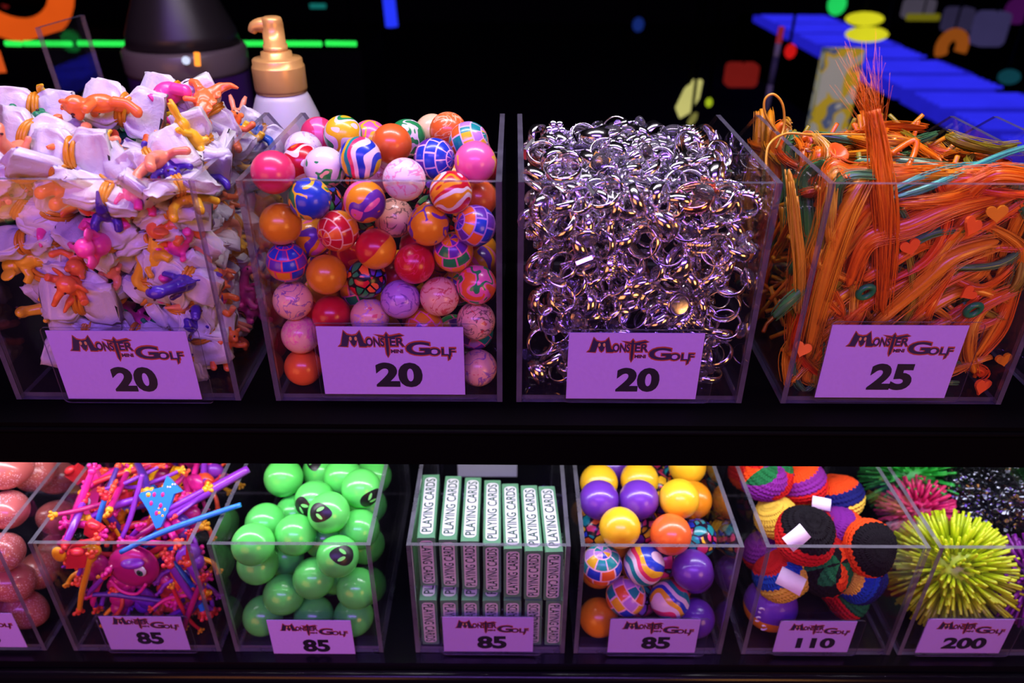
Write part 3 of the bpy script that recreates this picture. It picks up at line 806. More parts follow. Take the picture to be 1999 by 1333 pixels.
def fig_dino():
    m=MB(); E=m.ellipsoid
    E((0,0,0),(.0065,.0075,.0085)); m.tube([(0,.001,.006),(0,-.003,.014),(0,-.006,.019)],[.0052,.0042,.0040],8); E((0,-.0085,.0205),(.0046,.0066,.0042)); E((0,-.013,.0190),(.0036,.004,.0026))
    m.tube([(0,.005,-.004),(0,.012,-.009),(0,.019,-.008),(0,.024,-.003)],[.0050,.0036,.0022,.0010],8)
    for s in(-1,1):
        m.tube([(s*.005,0,-.004),(s*.007,-.002,-.010),(s*.007,-.006,-.0125)],[.0034,.0030,.0030],8); m.tube([(s*.0055,-.002,.006),(s*.008,-.008,.005)],[.0022,.0018],8); E((s*.008,-.0085,.005),.0021)
    for k in range(4): E((0,.004+.003*k,.011-.006*k),(.0012,.0026,.003))
    return m,[(-.0040,-.0105,.0225),(.0040,-.0105,.0225)]
def fig_elephant():
    m=MB(); E=m.ellipsoid
    E((0,0,.004),(.0085,.0075,.0095)); E((0,-.003,.0175),(.0072,.0066,.0068))
    m.tube([(0,-.008,.0165),(0,-.0135,.013),(0,-.0165,.008),(0,-.0195,.006)],[.0030,.0026,.0022,.0020],8)
    for s in(-1,1):
        E((s*.0095,.001,.0180),(.0050,.0016,.0056)); m.tube([(s*.006,-.001,.008),(s*.012,-.004,.006),(s*.015,-.006,.010)],[.0032,.0030,.0030],8)
        m.tube([(s*.005,0,-.002),(s*.006,-.004,-.010)],[.0042,.0040],8); E((s*.006,-.0045,-.0105),(.0042,.0046,.003))
    return m,[(-.0036,-.0085,.0200),(.0036,-.0085,.0200)]
def fig_rabbit():
    m=MB(); E=m.ellipsoid
    E((0,0,.004),(.0062,.0052,.0085)); E((0,-.001,.0160),(.0058,.0052,.0058))
    for s in(-1,1):
        m.tube([(s*.0025,0,.020),(s*.0045,.001,.028),(s*.006,.002,.033)],[.0020,.0024,.0014],8)
        m.tube([(s*.0045,0,.009),(s*.0105,-.002,.013),(s*.013,-.003,.018)],[.0024,.0022,.0024],8); m.tube([(s*.0035,0,-.002),(s*.0060,-.001,-.010),(s*.0065,-.005,-.0135)],[.0032,.0028,.0028],8); E((s*.0065,-.0065,-.0140),(.0028,.0042,.0024))
    E((0,.006,.000),.0026)
    return m,[(-.0024,-.0056,.0175),(.0024,-.0056,.0175)]
FIGS=[]
for nm,fn in(('bear',fig_bear),('dinosaur',fig_dino),('elephant',fig_elephant),('rabbit',fig_rabbit)):
    m,eyes=fn(); base=fused(m,'figure',FIGM['orange'])
    em=MB()
    for e in eyes: em.ellipsoid(e,(.0009,.0008,.0011),0,8,6)
    var={}
    for k in FIGCOL:
        me=base.copy(); me.materials.clear(); me.materials.append(FIGM[k]); var[k]=me
    FIGS.append((nm,var,em.mesh('figure_eyes',EYEM)))
def pouch_mesh(seed):
    rr=random.Random(seed); m=MB(); L=.0205; ns=25; nr=36; vs=[];fs=[]
    ph=[rr.uniform(0,6.28) for _ in range(4)]; fl=rr.uniform(.8,1.25); tw=rr.uniform(-.5,.5); bend=rr.uniform(-.004,.004)
    for i in range(ns):
        t=-1+2*i/(ns-1); x=t*L
        wst=1-math.exp(-(t/0.20)**2)
        w=(.0062+.0066*wst*fl); h=.0046+.0006*wst
        if abs(t)>.9: h*=.55
        for j in range(nr):
            a=2*PI*j/nr
            ca,sa=math.cos(a),math.sin(a)
            e=0.34
            px=math.copysign(abs(ca)**e,ca)*w; pz=math.copysign(abs(sa)**e,sa)*h
            pl=1+0.20*math.exp(-(t/.42)**2)*math.sin(9*a+ph[0])+0.06*wst*math.sin(5*a+ph[1]+3*t)
            rag=(.0016*math.sin(3*a+ph[2])+.0008*math.sin(7*a+ph[3])) if abs(t)>.95 else 0
            px*=pl; pz=pz*pl+bend*t*t+.0010*math.sin(9*t+ph[3])*wst*math.cos(a*2)
            c,s=math.cos(tw*t),math.sin(tw*t)
            vs.append((x+math.copysign(rag,t)*1.0,px*c-pz*s,px*s+pz*c))
    for i in range(ns-1):
        for j in range(nr): fs.append((i*nr+j,i*nr+(j+1)%nr,(i+1)*nr+(j+1)%nr,(i+1)*nr+j))
    fs.append(tuple(range(nr-1,-1,-1))); fs.append(tuple((ns-1)*nr+j for j in range(nr)))
    m.add(vs,fs,0,True)
    return m.mesh('parachute_pouch',FILM)
    # folded flap
    z=.0062+bend*0.2
    m.add([(-L*.2,-.0075,z-.001),(-L*.95,-.011,z-.0005),(-L*1.08,.000,z+.0012),(-L*.9,.010,z-.0008),(-L*.2,.0070,z-.0012),
           (-L*.2,-.0075,z-.0016),(-L*.95,-.011,z-.0011),(-L*1.08,.000,z+.0006),(-L*.9,.010,z-.0014),(-L*.2,.0070,z-.0018)],
          [(0,1,2),(0,2,4),(2,3,4),(5,7,6),(5,9,7),(7,9,8),(0,5,6,1),(1,6,7,2),(2,7,8,3),(3,8,9,4)],0,False)
    return m.mesh('parachute_pouch',FILM)
POUCH=[pouch_mesh(i) for i in range(8)]
def band_mesh(seed):
    rr=random.Random(seed); m=MB()
    for k in range(3):
        x=-.0022+.0020*k+rr.uniform(-.0005,.0005); tl=rr.uniform(-.12,.12)
        m.tube([(x+tl*.008*math.cos(2*PI*j/20),(.0086+.0005*(k%2))*math.cos(2*PI*j/20),.0066*math.sin(2*PI*j/20)) for j in range(20)],.00135,6,closed=True)
    return m.mesh('rubber_band',BANDM)
BANDS=[band_mesh(i) for i in range(3)]
def para(p,q,fi,col,label=None,fig_off=None,fig_rot=None,s=1.0,fig=True):
    nm,var,ey=FIGS[fi]
    lab=label or ('%s %s figure bundled with a white parachute pouch in the heap'%(col,nm) if fig else 'white parachute pouch with its figure tucked out of sight in the heap')
    t=thing('parachute_toy',lab,'toy',p,(0,0,0),None if label else 'parachute toys in the heap')
    t.rotation_mode='QUATERNION'; t.rotation_quaternion=q; t.scale=(s,)*3
    k=random.randrange(8)
    put(POUCH[k],'parachute_pouch',t); put(BANDS[k%3],'rubber_band',t,(0,0,0),(0,0,0))
    if fig:
        fo=fig_off or (U(-.004,.004),U(-.004,.004),-.011); fr=fig_rot or (U(-.4,.4)+PI/2,U(-.4,.4),U(0,6.28))
        f=put(var[col],'figure',t,fo,fr); put(ey,'eyes',f)
    return t
px0,px1=UB[0]
def para_top(x,y):
    c=(x-(px0+px1)/2)/.085
    return 0.160+.012*(1-c*c*.7)+.006*math.sin(x*55+1)+.10*max(0,min(.1,(y-YU)))-max(0,y-YU-.12)*.35-.022*max(0,c)*min(1,max(0,(y-YU-.05)/.06))-.010*max(0,-c-.3)
def pl_(*a):
    if hasattr(a[0],'__len__'): (x,y,z),q,w,s=a
    else: x,y,z,q,w,s=a
    fi=random.randrange(4); c=random.choice(cols)
    t=para((x,y,z),q,fi,c,'%s %s parachute toy, %s'%(c,FIGS[fi][0],w),s=s); t['group']='parachute toys in the heap'
cols=['orange','orange','peach','peach','pink','yellow','yellow','purple','green','orange','peach']
for iz in range(7):                        # against the front panel
    for ix in range(6):
        x=px0+.020+(ix+.5*(iz%2))*.0262+U(-.004,.004); z=.018+iz*.0245+U(-.004,.004)
        if iz==0 and random.random()<.45: continue
        x=max(min(x,px1-TH-.0265),px0+TH+.0265)
        y=YU+TH+.0215+U(0,.006)
        q=Euler((U(-.6,.6)+ (PI/2 if random.random()<.75 else 0),U(-.5,.5),0)).to_quaternion()
        q=Quaternion((0,1,0),U(-1.3,1.3))@q@Quaternion((1,0,0),U(-.5,.5))
        # the white pouch faces out about two times in three
        if random.random()<.27: q=q@Quaternion((1,0,0),PI); y+=.011
        pl_(x,y,ZU+z,q,'%s from the ball bin, %s layer up the front'%(ORD[5-ix],ORD[iz]),U(.95,1.18))
for iz in range(7):                        # along the side panel towards the balls
    for iy in range(5):
        y=YU+.045+iy*.030+U(-.005,.005); z=.018+iz*.0245+U(-.004,.004)
        if z>.15 and y>YU+.16: continue
        pl_((px1-TH-.0245+U(-.003,.0),y,ZU+z),Quaternion((0,0,1),PI/2)@Euler((U(0,6.28),U(-.4,.4),U(-.6,.6))).to_quaternion(),'%s back along the side panel, %s layer up'%(ORD[iy],ORD[iz]),U(.85,1.0))
for iy in range(6):                        # the heap's top
    for ix in range(6):
        x=px0+.019+(ix+.5*(iy%2))*.0265+U(-.004,.004); y=YU+.020+iy*.030+U(-.005,.005)
        x=min(x,px1-TH-.016)
        pl_((x,y,ZU+para_top(x,y)-.008+U(-.004,.006)),Quaternion((0,0,1),U(0,6.28))@Euler((U(-.8,.8)+(PI if random.random()<.45 else 0),U(-.5,.5),0)).to_quaternion(),'%s from the ball bin, %s rank back on top'%(ORD[5-ix],ORD[iy]),U(.95,1.15))
# the ones that stand out on top
CAMQ=CROT.to_quaternion()
def fronted(u,v,y,roll,yaw=0.0,tip=0.0):
    return at_y(u,v,y), Quaternion((0,0,1),yaw)@Quaternion((0,1,0),roll)@Quaternion((1,0,0),tip)
p,q=fronted(345,188,.590,0.25,0,PI/2-.5); para(p,q,2,'pink','bright pink elephant figure lying across the very top of the parachute heap',(0.002,-.000,.0125),(0.2,-1.75,0.3),1.15)
p,q=fronted(245,215,.560,0.25,0,PI/2-.5); para(p,q,0,'orange','orange bear figure reaching out on top of the parachute heap',(-.002,0,.013),(0.1,-1.25,0.25),1.25)
p,q=fronted(72,212,.560,0.12,0.2,PI/2-.4); para(p,q,1,'yellow','yellow-banded white pouch at the outer top corner of the heap',(.012,0,-.010),(1.2,0.4,1.0),1.15)
p,q=fronted(62,268,.520,0.10,-.3,PI/2-.6); para(p,q,3,'orange','large wrinkled white pouch looped with an amber band near the rim',None,None,1.25)
p,q=fronted(145,300,.505,0.02,0,PI/2-.3); para(p,q,0,'peach','white pouch with a short amber band just above the rim',None,None,1.15)
p,q=fronted(305,315,.505,-.5,0.3,PI/2-.3); para(p,q,0,'peach','peach bear figure hanging head down over the rim',(0,0,.012),(0.2,2.7,0.2),1.15)
p,q=fronted(410,215,.585,1.2,0,PI/2-.4); para(p,q,1,'orange','upright white pouch with an orange dinosaur beside the soap bottle',(-.008,0,.010),(0.3,0.5,0),1.1)
p,q=fronted(390,275,.540,1.3,0,PI/2-.3); para(p,q,3,'yellow','pale yellow rabbit figure standing up near the bin corner',(0,0,.012),(0.2,-1.5,0),1.0)
p,q=fronted(508,262,.640,0.6,0,PI/2-.3); para(p,q,3,'blue','blue rabbit figure at the rear corner of the parachute bin',(0,0,.012),(0.2,-1.5,0),1.0)
p,q=fronted(160,585,YU+TH+.0165,0.08,0,PI/2); para(p,q,1,'orange','white pouch with a wide amber band above the price card',(0,0,-.012),None,1.2)
p,q=fronted(365,545,YU+TH+.0145,0.5,0,-PI/2); para(p,q,1,'purple','dark purple dinosaur figure pressed flat near the front corner',(0,0,-.004),(PI,.2,.9),1.1)
p,q=fronted(205,470,YU+TH+.0145,-.8,0,-PI/2); para(p,q,2,'pink','hot pink elephant figure pressed against the front panel',(0,0,-.004),(PI,.2,2.4),1.0)
# ------------------------------------------------------------------ silky tassel necklaces
def silk(name,c,rough=.29):
    n=NT(name); p=n.obj(1.0); f=n.noise(p,260,3,.6,.3)
    return n.principled(n.mix(f,tuple(x*.78 for x in c),c),rough,spec=.8,sheen=.0,sss=.0)
SILK=dict(orange=silk('silk_orange',rgb(255,128,18)),amber=silk('silk_amber',rgb(248,160,25)),gold=silk('silk_gold',rgb(245,185,55)),green=silk('silk_green',rgb(85,150,85)),
  teal=silk('silk_teal',rgb(105,225,190)),olive=silk('silk_olive',rgb(165,150,35)),purple=silk('silk_purple',rgb(80,60,170)),red=silk('silk_red',rgb(255,98,18)))
PLQ={k:plain('plaque_'+k,c,.3) for k,c in dict(orange=rgb(255,110,40),amber=rgb(235,150,30),green=rgb(40,140,80),yellow=rgb(225,195,40)).items()}
def tassel(path,col,width,label,strands=16,flare=(1,1),group='silky tassel necklaces in the bin',fly=0,curl=.18,rad=.00055):
    pts=smooth_path(path,7); k=len(pts); m=MB()
    T=[]
    for i in range(k):
        t=(pts[min(i+1,k-1)]-pts[max(i-1,0)]).normalized(); T.append(t)
    up=T[0].orthogonal().normalized()
    fr=[]
    for t in T:
        up=(up-t*up.dot(t)).normalized(); fr.append((up.copy(),t.cross(up)))
    nR=30; rid=[(U(.80,1.0) if j%2 else U(.55,.8)) for j in range(nR)]; ph0=U(0,6.28); vs=[]; fs=[]
    for i in range(k):
        f=i/(k-1); w=width*(flare[0]+(flare[1]-flare[0])*f)*(0.12+0.88*math.sin(PI*min(1,max(0,f)))**.5)
        for j in range(nR):
            a=2*PI*j/nR; aa=a+curl*5*f+ph0; r=w*rid[j]*(1+.12*math.sin(5*f+j*1.7))
            vs.append(pts[i]+fr[i][0]*(r*math.cos(aa))*.5+fr[i][1]*(r*math.sin(aa)))
    for i in range(k-1):
        for j in range(nR): fs.append((i*nR+j,i*nR+(j+1)%nR,(i+1)*nR+(j+1)%nR,(i+1)*nR+j))
    fs.append(tuple(range(nR-1,-1,-1))); fs.append(tuple((k-1)*nR+j for j in range(nR)))
    m.add(vs,fs,0,True)
    for s in range(strands):
        a=U(0,6.28); rr=U(.8,1.5); ph=U(0,6.28); st=[]
        for i in range(k):
            f=i/(k-1); w=width*(flare[0]+(flare[1]-flare[0])*f)*(0.62+0.38*math.sin(PI*min(1,max(0,f*.9+.08))))
            aa=a+curl*5*f+.45*math.sin(3*f+ph)
            st.append(pts[i]+fr[i][0]*(w*rr*math.cos(aa))*.55+fr[i][1]*(w*rr*math.sin(aa)))
        q0=random.randrange(0,max(1,k//4)); st=[p_+Vector((0,0,1))*0 for p_ in st[q0:]]; m.tube(st,[rad*U(.35,.75)]*len(st),4,flat=.6)
    for s in range(fly):
        i=random.randrange(max(1,k-7),k); d=(T[i]+Vector((U(-.45,.25),U(-.35,.35),U(-.2,.2)))).normalized(); b=pts[i]+Vector((U(-1,1),U(-1,1),0))*width*.8
        L=U(.016,.050); bend=Vector((U(-1,1),U(-1,1),U(-1,.5)))*.004
        m.tube([b,b+d*L*.5,b+d*L+bend],[.00014,.00011,.00006],3)
    c=sum((Vector(v) for v in m.v),Vector())/len(m.v)
    m.v=[tuple(Vector(v)-c) for v in m.v]
    o=m.build('tassel_necklace',SILK[col],None,c); tag(o,label,'tassel',group); return o
tx0,tx1=UB[3]
LAB={c:'%s silky tassel strands tangled in the tassel bin'%c for c in SILK}
def clampb(p,ymin):
    return (min(max(p[0],tx0+TH+.007),tx1-TH-.007),max(p[1],ymin),min(max(p[2],ZU+TH+.006),ZU+.172))
tcols=['orange']*9+['red']*4+['amber']*7+['gold']*2+['green']*3+['olive']*3+['gold']
def rnd_tassel(cx,cy,cz,ang,L,w,col,ymin,spread=.5,**kw):
    dx,dz=math.cos(ang),math.sin(ang); pts=[]
    cv=random.choice((-1,1))*U(.15,.6)*L
    for i,t in enumerate((-.5,-.2,.15,.5)):
        off=cv*(0.25-t*t)*2
        pts.append(clampb((cx+dx*L*t-dz*off+U(-.004,.004),cy+U(-.006,.006),cz+dz*L*t+dx*off+U(-.004,.004)),ymin))
    return tassel(pts,col,w,LAB[col],**kw)
yf=YU+TH+.007
for k in range(99):                       # against the front panel
    row,colm=divmod(k,11)
    z=ZU+.014+row*.0192+U(-.007,.007); x=tx0+.012+colm*.0142+U(-.005,.005)
    hi=(z-ZU)/.17
    col=random.choice(tcols if hi>.35 else ['amber','orange','olive','green','amber','red','orange'])
    ang=random.gauss(.75,.5) if x>tx0+.045 else random.gauss(1.5,.35)
    o=rnd_tassel(x,yf+U(.005,.015),z,ang,U(.05,.12),U(.0028,.0062),col,yf+.003,strands=16)
    o['label']='%s silky tassel at the front, %s from the ring bin, %s layer up'%(col,ORD[colm],ORD[row])
for k in range(34):                       # along the side panel
    z=ZU+U(.012,.172); y=U(YU+.03,YU+.20)
    dy=U(-.04,.04); x=tx0+TH+.009+U(0,.006); L=U(.06,.12); pts=[]
    for t in(-.5,-.15,.2,.5): pts.append(clampb((x+U(-.003,.003),y+dy*t+U(-.012,.012),z+L*t),yf))
    c=random.choice(['amber','amber','gold','orange','red','green','orange']); tassel(pts,c,U(.003,.0055),'%s silky tassel against the side panel, %s height, %s'%(c,['low','middle','upper'][min(2,int((z-ZU)/.058))],['near the front','midway back','at the back'][min(2,int((y-YU-.03)/.058))]),strands=12)
for k in range(60):                       # top of the heap
    x=U(tx0+.01,tx1-.008); y=U(YU+.02,YU+.20); z=ZU+.152+.012*math.sin((x-tx0)*18)+U(-.012,.008)-max(0,y-YU-.13)*.4
    a=U(0,6.28); L=U(.05,.11); d=Vector((math.cos(a),math.sin(a)*.7,U(-.1,.06))); cv=Vector((-d.y,d.x,.1))*U(-.02,.02)
    pts=[clampb(Vector((x,y,z))+d*L*t+cv*(1-4*t*t),yf) for t in(-.5,-.15,.2,.5)]
    pts=[(p[0],min(p[1],YU+.24),p[2]) for p in pts]
    c=random.choice(tcols); tassel(pts,c,U(.003,.006),'%s silky tassel lying on the heap top, %s, %s'%(c,['near the ring bin','in the middle','at the outer side'][min(2,int((x-tx0)/.056))],['near the rim','midway back','at the back'][min(2,int((y-YU-.02)/.061))]),strands=14)
# dark depth of the pile: loops of cord nobody could count
m=MB()
for k in range(420):
    x=U(tx0+.012,tx1-.012); y=U(YU+.02,YU+.21); z=ZU+U(.010,.155); a=U(0,6.28); L=U(.03,.07); d=Vector((math.cos(a),U(-.4,.4),math.sin(a)))
    m.tube([clampb(Vector((x,y,z))+d*L*t+Vector((U(-.006,.006),U(-.004,.004),U(-.006,.006))),yf+.012) for t in(-.5,0,.5)],.0018,5,random.choice([0,0,1,1,2]))
o=m.build('tassel_mass',[SILK['orange'],SILK['amber'],SILK['olive']]); tag(o,'mass of tangled silky cord deep inside the tassel bin','tassels',None,'stuff')
# ones that stand out
A=lambda u,v,y:at_y(u,v,y)
tassel([A(1722,610,.4855),A(1728,480,.4855),A(1724,380,.4865),A(1716,300,.492),A(1704,215,.500)],'orange',.0075,'upright bright orange tassel with flyaway hairs rising above the bin',strands=60,flare=(1.0,.8),fly=110,group=None,rad=.0006,curl=.05)
tassel([A(1735,375,.488),A(1800,345,.494),A(1880,328,.510),A(1960,330,.530),A(2020,326,.54)],'teal',.0045,'pale teal tassel lying across the bin rim, upper strand',strands=22,group=None,curl=.08)
tassel([A(1725,392,.4865),A(1810,365,.4875),A(1890,330,.502),A(1960,300,.53),A(2010,285,.54)],'teal',.0035,'pale teal tassel lying across the bin rim, lower strand',strands=18,group=None,curl=.08)
tassel([A(1745,400,.4865),A(1850,388,.4875),A(1940,355,.51),A(2005,340,.52)],'orange',.006,'orange tassel lying flat under the teal strands',strands=24,group=None)
tassel([A(1540,330,.50),A(1552,430,.497),A(1562,520,.495),A(1560,610,.495)],'gold',.0038,'shiny gold tassel hanging down beside the bin corner',strands=20,group=None)
tassel([A(1575,700,.4875),A(1605,560,.4875),A(1642,430,.4885),A(1680,350,.495),A(1700,325,.505)],'amber',.0075,'long amber tassel sweeping up from the bin corner',strands=34,group=None)
tassel([A(1700,640,.4865),A(1790,560,.4865),A(1860,500,.4865),A(1950,470,.488)],'amber',.007,'broad amber tassel slanting above the price card',strands=30,group=None)
tassel([A(1590,262,.56),A(1620,300,.545),A(1610,350,.53)],'gold',.006,'pale gold tassel end by the upper rim corner',strands=26,group=None)
tassel([A(1655,560,.4865),A(1690,470,.4865),A(1770,440,.4865),A(1860,400,.488),A(1990,370,.495)],'orange',.0075,'thick orange tassel curving across the middle of the bin',strands=34,group=None)
tassel([A(1845,265,.56),A(1880,280,.55),A(1940,292,.55),A(1985,285,.55)],'olive',.007,'yellow-olive tassel at the far top corner of the bin',strands=24,group=None)
def cord_loop(ps,label,r=.0010,col='gold'):
    m=MB(); pp=smooth_path(ps,8); m.tube(pp,r,6); c=Vector(m.v[0]); m.v=[tuple(Vector(v)-c) for v in m.v]
    tag(m.build('necklace_cord',SILK[col],None,c),label,'cord',None)
cord_loop([A(1520,262,.60),A(1495,225,.60),A(1493,195,.60),A(1510,184,.60),A(1528,205,.60),A(1530,250,.60),A(1515,290,.59)],'gold necklace cord looping up above the bin corner')
cord_loop([A(1495,330,.54),A(1500,285,.55),A(1530,262,.56),A(1570,262,.56),A(1600,270,.56),A(1615,300,.55)],'gold necklace cord arching over the bin edge')
cord_loop([A(1572,262,.57),A(1660,262,.57),A(1740,265,.57),A(1790,275,.57)],'thin straight gold cord stretched across the heap',.0007)
cord_loop([A(1740,300,.53),A(1770,280,.535),A(1788,275,.535),A(1785,300,.53),A(1765,340,.52)],'orange necklace cord bent over at the heap top',.0022,'orange')
HEART=[]
for i in range(24):
    t=2*PI*i/24; HEART.append((16*math.sin(t)**3/17,(13*math.cos(t)-5*math.cos(2*t)-2*math.cos(3*t)-math.cos(4*t))/17))
def plaque(u,v,y,s,col,rot,label):
    s*=.78
    m=MB(); m.prism([(x*s,yy*s) for x,yy in HEART],.0022,0); 
    bp=m.build('heart_plaque',PLQ[col],None,at_y(u,v,y),(PI/2+U(-.4,.1),rot,U(-.3,.3))); tag(bp,label,'pendant','foam heart pendants')
plaque(1565,680,yf-.002,.009,'orange',.3,'orange heart pendant low in the bin corner')
plaque(1915,752,yf-.002,.010,'orange',.2,'orange heart pendant in the bottom corner by the price card')
plaque(1957,700,yf,.008,'amber',-.3,'amber heart pendant beside the price card')
plaque(1680,380,.500,.0085,'orange',.6,'orange heart pendant behind the rim')
plaque(1725,452+330,yf,.008,'green',.2,'green heart pendant behind the price card')
plaque(1775,480,yf-.004,.009,'orange',-.4,'orange heart pendant at mid height')
plaque(1895,440,yf-.004,.010,'orange',.5,'orange heart pendant under the orange strands')
plaque(1945,415,yf-.003,.009,'amber',-.2,'amber heart pendant near the outer edge')
plaque(1890,570,yf,.008,'orange',.9,'dim orange heart pendant above the price card')
m=MB(); m.lathe([(.0035,-.007),(.006,-.002),(.0075,.004),(.0085,.008),(.0070,.0085),(.004,.003)],10); tag(m.build('flower_bead',PLQ['orange'],None,at_y(1625,310,.545),(.5,.3,0)),'glossy orange flower bead sitting on the heap','bead')
for u,v,c,l in((1900,605,'green','green coiled bead above the price card'),(1690,570,'green','dark green ring bead at mid height')):
    m=MB(); m.tube([(.0055*math.cos(a),0,.0055*math.sin(a)) for a in[2*PI*i/16 for i in range(16)]],.0022,8,closed=True); tag(m.build('ring_bead',PLQ[c],None,at_y(u,v,yf-.0005),(.3,0,.2)),l,'bead')
tassel([A(1548,700,.4935),A(1552,740,.4935),A(1570,762,.4935),A(1590,750,.4935)],'green',.003,'short green tassel curled in the bottom corner',strands=14,group=None)
tassel([A(1510,620,.50),A(1540,590,.4945),A(1570,560,.4945)],'green',.0035,'green tassel crossing the bin side',strands=14,group=None)
# ------------------------------------------------------------------ pink eggs
n=NT('pink_egg_shell'); p=n.obj(1.0); vo=n.n('TexVoronoi'); n.set(vo.inputs['Vector'],p); vo.inputs['Scale'].default_value=620
sp=n.math('LESS_THAN',vo.outputs[0],.30); patch=n.math('GREATER_THAN',n.noise(p,28,1),.47)
EGG=n.principled(n.mix(n.math('MULTIPLY',n.math('MULTIPLY',sp,patch),.75),n.mix(n.noise(p,30,2),rgb(188,94,90),rgb(205,110,105)),rgb(250,215,225)),.28,coat=.4,sss=.1)
def egg_mesh():
    m=MB(); prof=[]
    for i in range(17):
        a=PI*i/16; r=math.sin(a)*(.0182+.0022*math.cos(a)); prof.append((max(r,1e-5),-.0215*math.cos(a)))
    m.lathe(prof,28,cap=False); return m.mesh('egg',EGG)
EM=egg_mesh()
eggs=[(27,955,.555,'sparkly pink egg high against the bin rim'),(85,921,.60,'pink egg at the back under the shelf'),(100,989,.545,'pink egg behind the side panel in the upper middle'),(33,1057,.521,'smooth pink egg at the rim'),
 (27,1152,.517,'speckled pink egg low at the front'),(75,1199,.517,'speckled pink egg at the bottom corner'),(75,1122,.545,'dim pink egg wedged between the front ones'),(138,930,.62,'pink egg in the rear corner beside the stretchy toys'),(-40,1000,.56,'pink egg cut by the frame edge, upper'),(-45,1110,.52,'pink egg cut by the frame edge, lower'),(130,1010,.60,'dim pink egg behind the side panel'),(-20,1210,.517,'pink egg behind the cut-off price card'),(110,1075,.59,'dim pink egg deep in the egg bin')]
P=np.array([tuple(at_y(a,b,c)) for a,b,c,_ in eggs]); x0,x1=LB[0]
P=relax(P,.0193,np.array([x0+.026,YL+.0268,ZL+.0258]),np.array([x1-.0262,YL+.2,ZL+.2]),np.ones(len(P))*.3)
for i,e in enumerate(eggs): tag(put(EM,'toy_egg',None,P[i],rquat()),e[3],'egg','pink eggs')

# ------------------------------------------------------------------ stretchy toys
TOY={k:plain('stretchy_'+k,c,.28,coat=.2,nscale=200) for k,c in dict(purple=rgb(140,50,190),pink=rgb(235,40,150),blue=rgb(40,135,230),orange=rgb(245,85,50),yellow=rgb(250,175,25),magenta=rgb(190,30,120),red=rgb(225,50,60),violet=rgb(85,45,150),teal=rgb(40,150,140)).items()}
TOYK=list(TOY)
def hand(m,c,d,s=.0022,mi=0):
    d=Vector(d).normalized(); a=d.orthogonal().normalized(); b=d.cross(a)
    m.ellipsoid(c,s*1.15,mi,8,6)
    for k in(-1,0,1):
        e=Vector(c)+(d*1.0+a*k*.9).normalized()*s*2.0
        m.tube([c,e],[s*.62,s*.55],6,mi); m.ellipsoid(e,s*.72,mi,6,5)
def stretchy(a,b,col,label,r=.0022,hands=True,tip='orange',bend=.006,group='stretchy toys in the bin'):
    a=Vector(a);b=Vector(b); c=(a+b)/2; d=b-a
    t=thing('stretchy_toy',label,'toy',c,(0,0,0),group)
    m=MB(); o1=d.orthogonal().normalized()*U(-bend,bend)
    pts=smooth_path([a-c,(a-c)*.4+o1,(b-c)*.4+o1*.6,b-c],5); k=len(pts)
    m.tube(pts,[r*(1-.25*abs(2*i/(k-1)-1)) for i in range(k)],8); m.build('limb',TOY[col],t)
    if hands:
        for e,dd in((a-c,-d),(b-c,d)):
            h=MB(); hand(h,e,dd,r*.95); h.build('hand',TOY[tip],t)
    return t
sx0,sx1=LB[1]
def cl(p): return Vector((min(max(p[0],sx0+TH+.006),sx1-TH-.006),max(p[1],YL+TH+.006),max(p[2],ZL+TH+.006)))
FX,_,FZ=at_y(262,1105,YL+.02)
for k in range(92):
    front=k<40
    z=ZL+U(.015,.120) if front else ZL+U(.10,.148)
    y=YL+TH+U(.006,.020) if front else YL+U(.03,.17)
    x=U(sx0+.012,sx1-.012); ang=random.gauss(1.1,.7); L=U(.035,.085)
    if front and abs(x-FX)<.036 and abs(z-FZ)<.034: y=YL+TH+U(.036,.05)
    d=Vector((math.cos(ang),U(-.25,.25),math.sin(ang)))
    if not front: d=Vector((math.cos(ang),math.sin(ang)*.8,U(-.2,.35)))
    c=random.choice(['purple','pink','magenta','violet','blue','yellow','purple','magenta','pink','red']); tp=random.choice(['orange','red','pink','yellow'])
    stretchy(cl(Vector((x,y,z))-d*L/2),cl(Vector((x,y,z))+d*L/2),c,'%s stretchy arm with %s hands, %s, %s'%(c,tp,['egg side','middle of the bin','green ball side'][min(2,int((x-sx0)/.048))],'lying on top' if not front else ['near the base','at mid height','just below the rim'][min(2,int((z-ZL)/.042))]),U(.0020,.0040),True,tp)
# bodies in the tangle
for k in range(40):
    front=k<26
    x=U(sx0+.02,sx1-.02); z=ZL+(U(.030,.11) if front else .118); y=YL+TH+.026+U(0,.01) if front else YL+U(.04,.15)
    if front and abs(x-FX)<.036 and abs(z-FZ)<.034: y=YL+.065
    c=random.choice(['magenta','magenta','purple','pink','violet','yellow','orange']);
    t=thing('stretchy_monster','%s two-legged stretchy monster, %s, %s'%(c,['egg side','middle of the bin','green ball side'][min(2,int((x-sx0)/.048))],'lying on top' if not front else ['near the base','at mid height','just below the rim'][min(2,int((z-ZL)/.042))]),'toy',(x,y,z),(U(-.5,.5),U(-.9,.9),U(-.6,.6)),'stretchy monsters in the bin')
    m=MB(); m.ellipsoid((0,0,0),(.0125,.0075,.0100),0,14,10); m.ellipsoid((0,-.001,-.010),(.009,.006,.008),0,12,8); m.build('body',TOY[c],t)
    for s in(-1,1):
        l=MB(); l.tube(smooth_path([(s*.007,0,-.012),(s*.011,-.002,-.020),(s*.010,-.003,-.028)],4),.0022,7); hand(l,(s*.010,-.003,-.028),(0,-.3,-1),.0022); l.build('leg',TOY[random.choice(['yellow','orange','magenta','purple'])],t)
EYW=plain('toy_eye_white',rgb(230,225,235),.25); EYG=plain('toy_eye_green',rgb(40,95,70),.25)
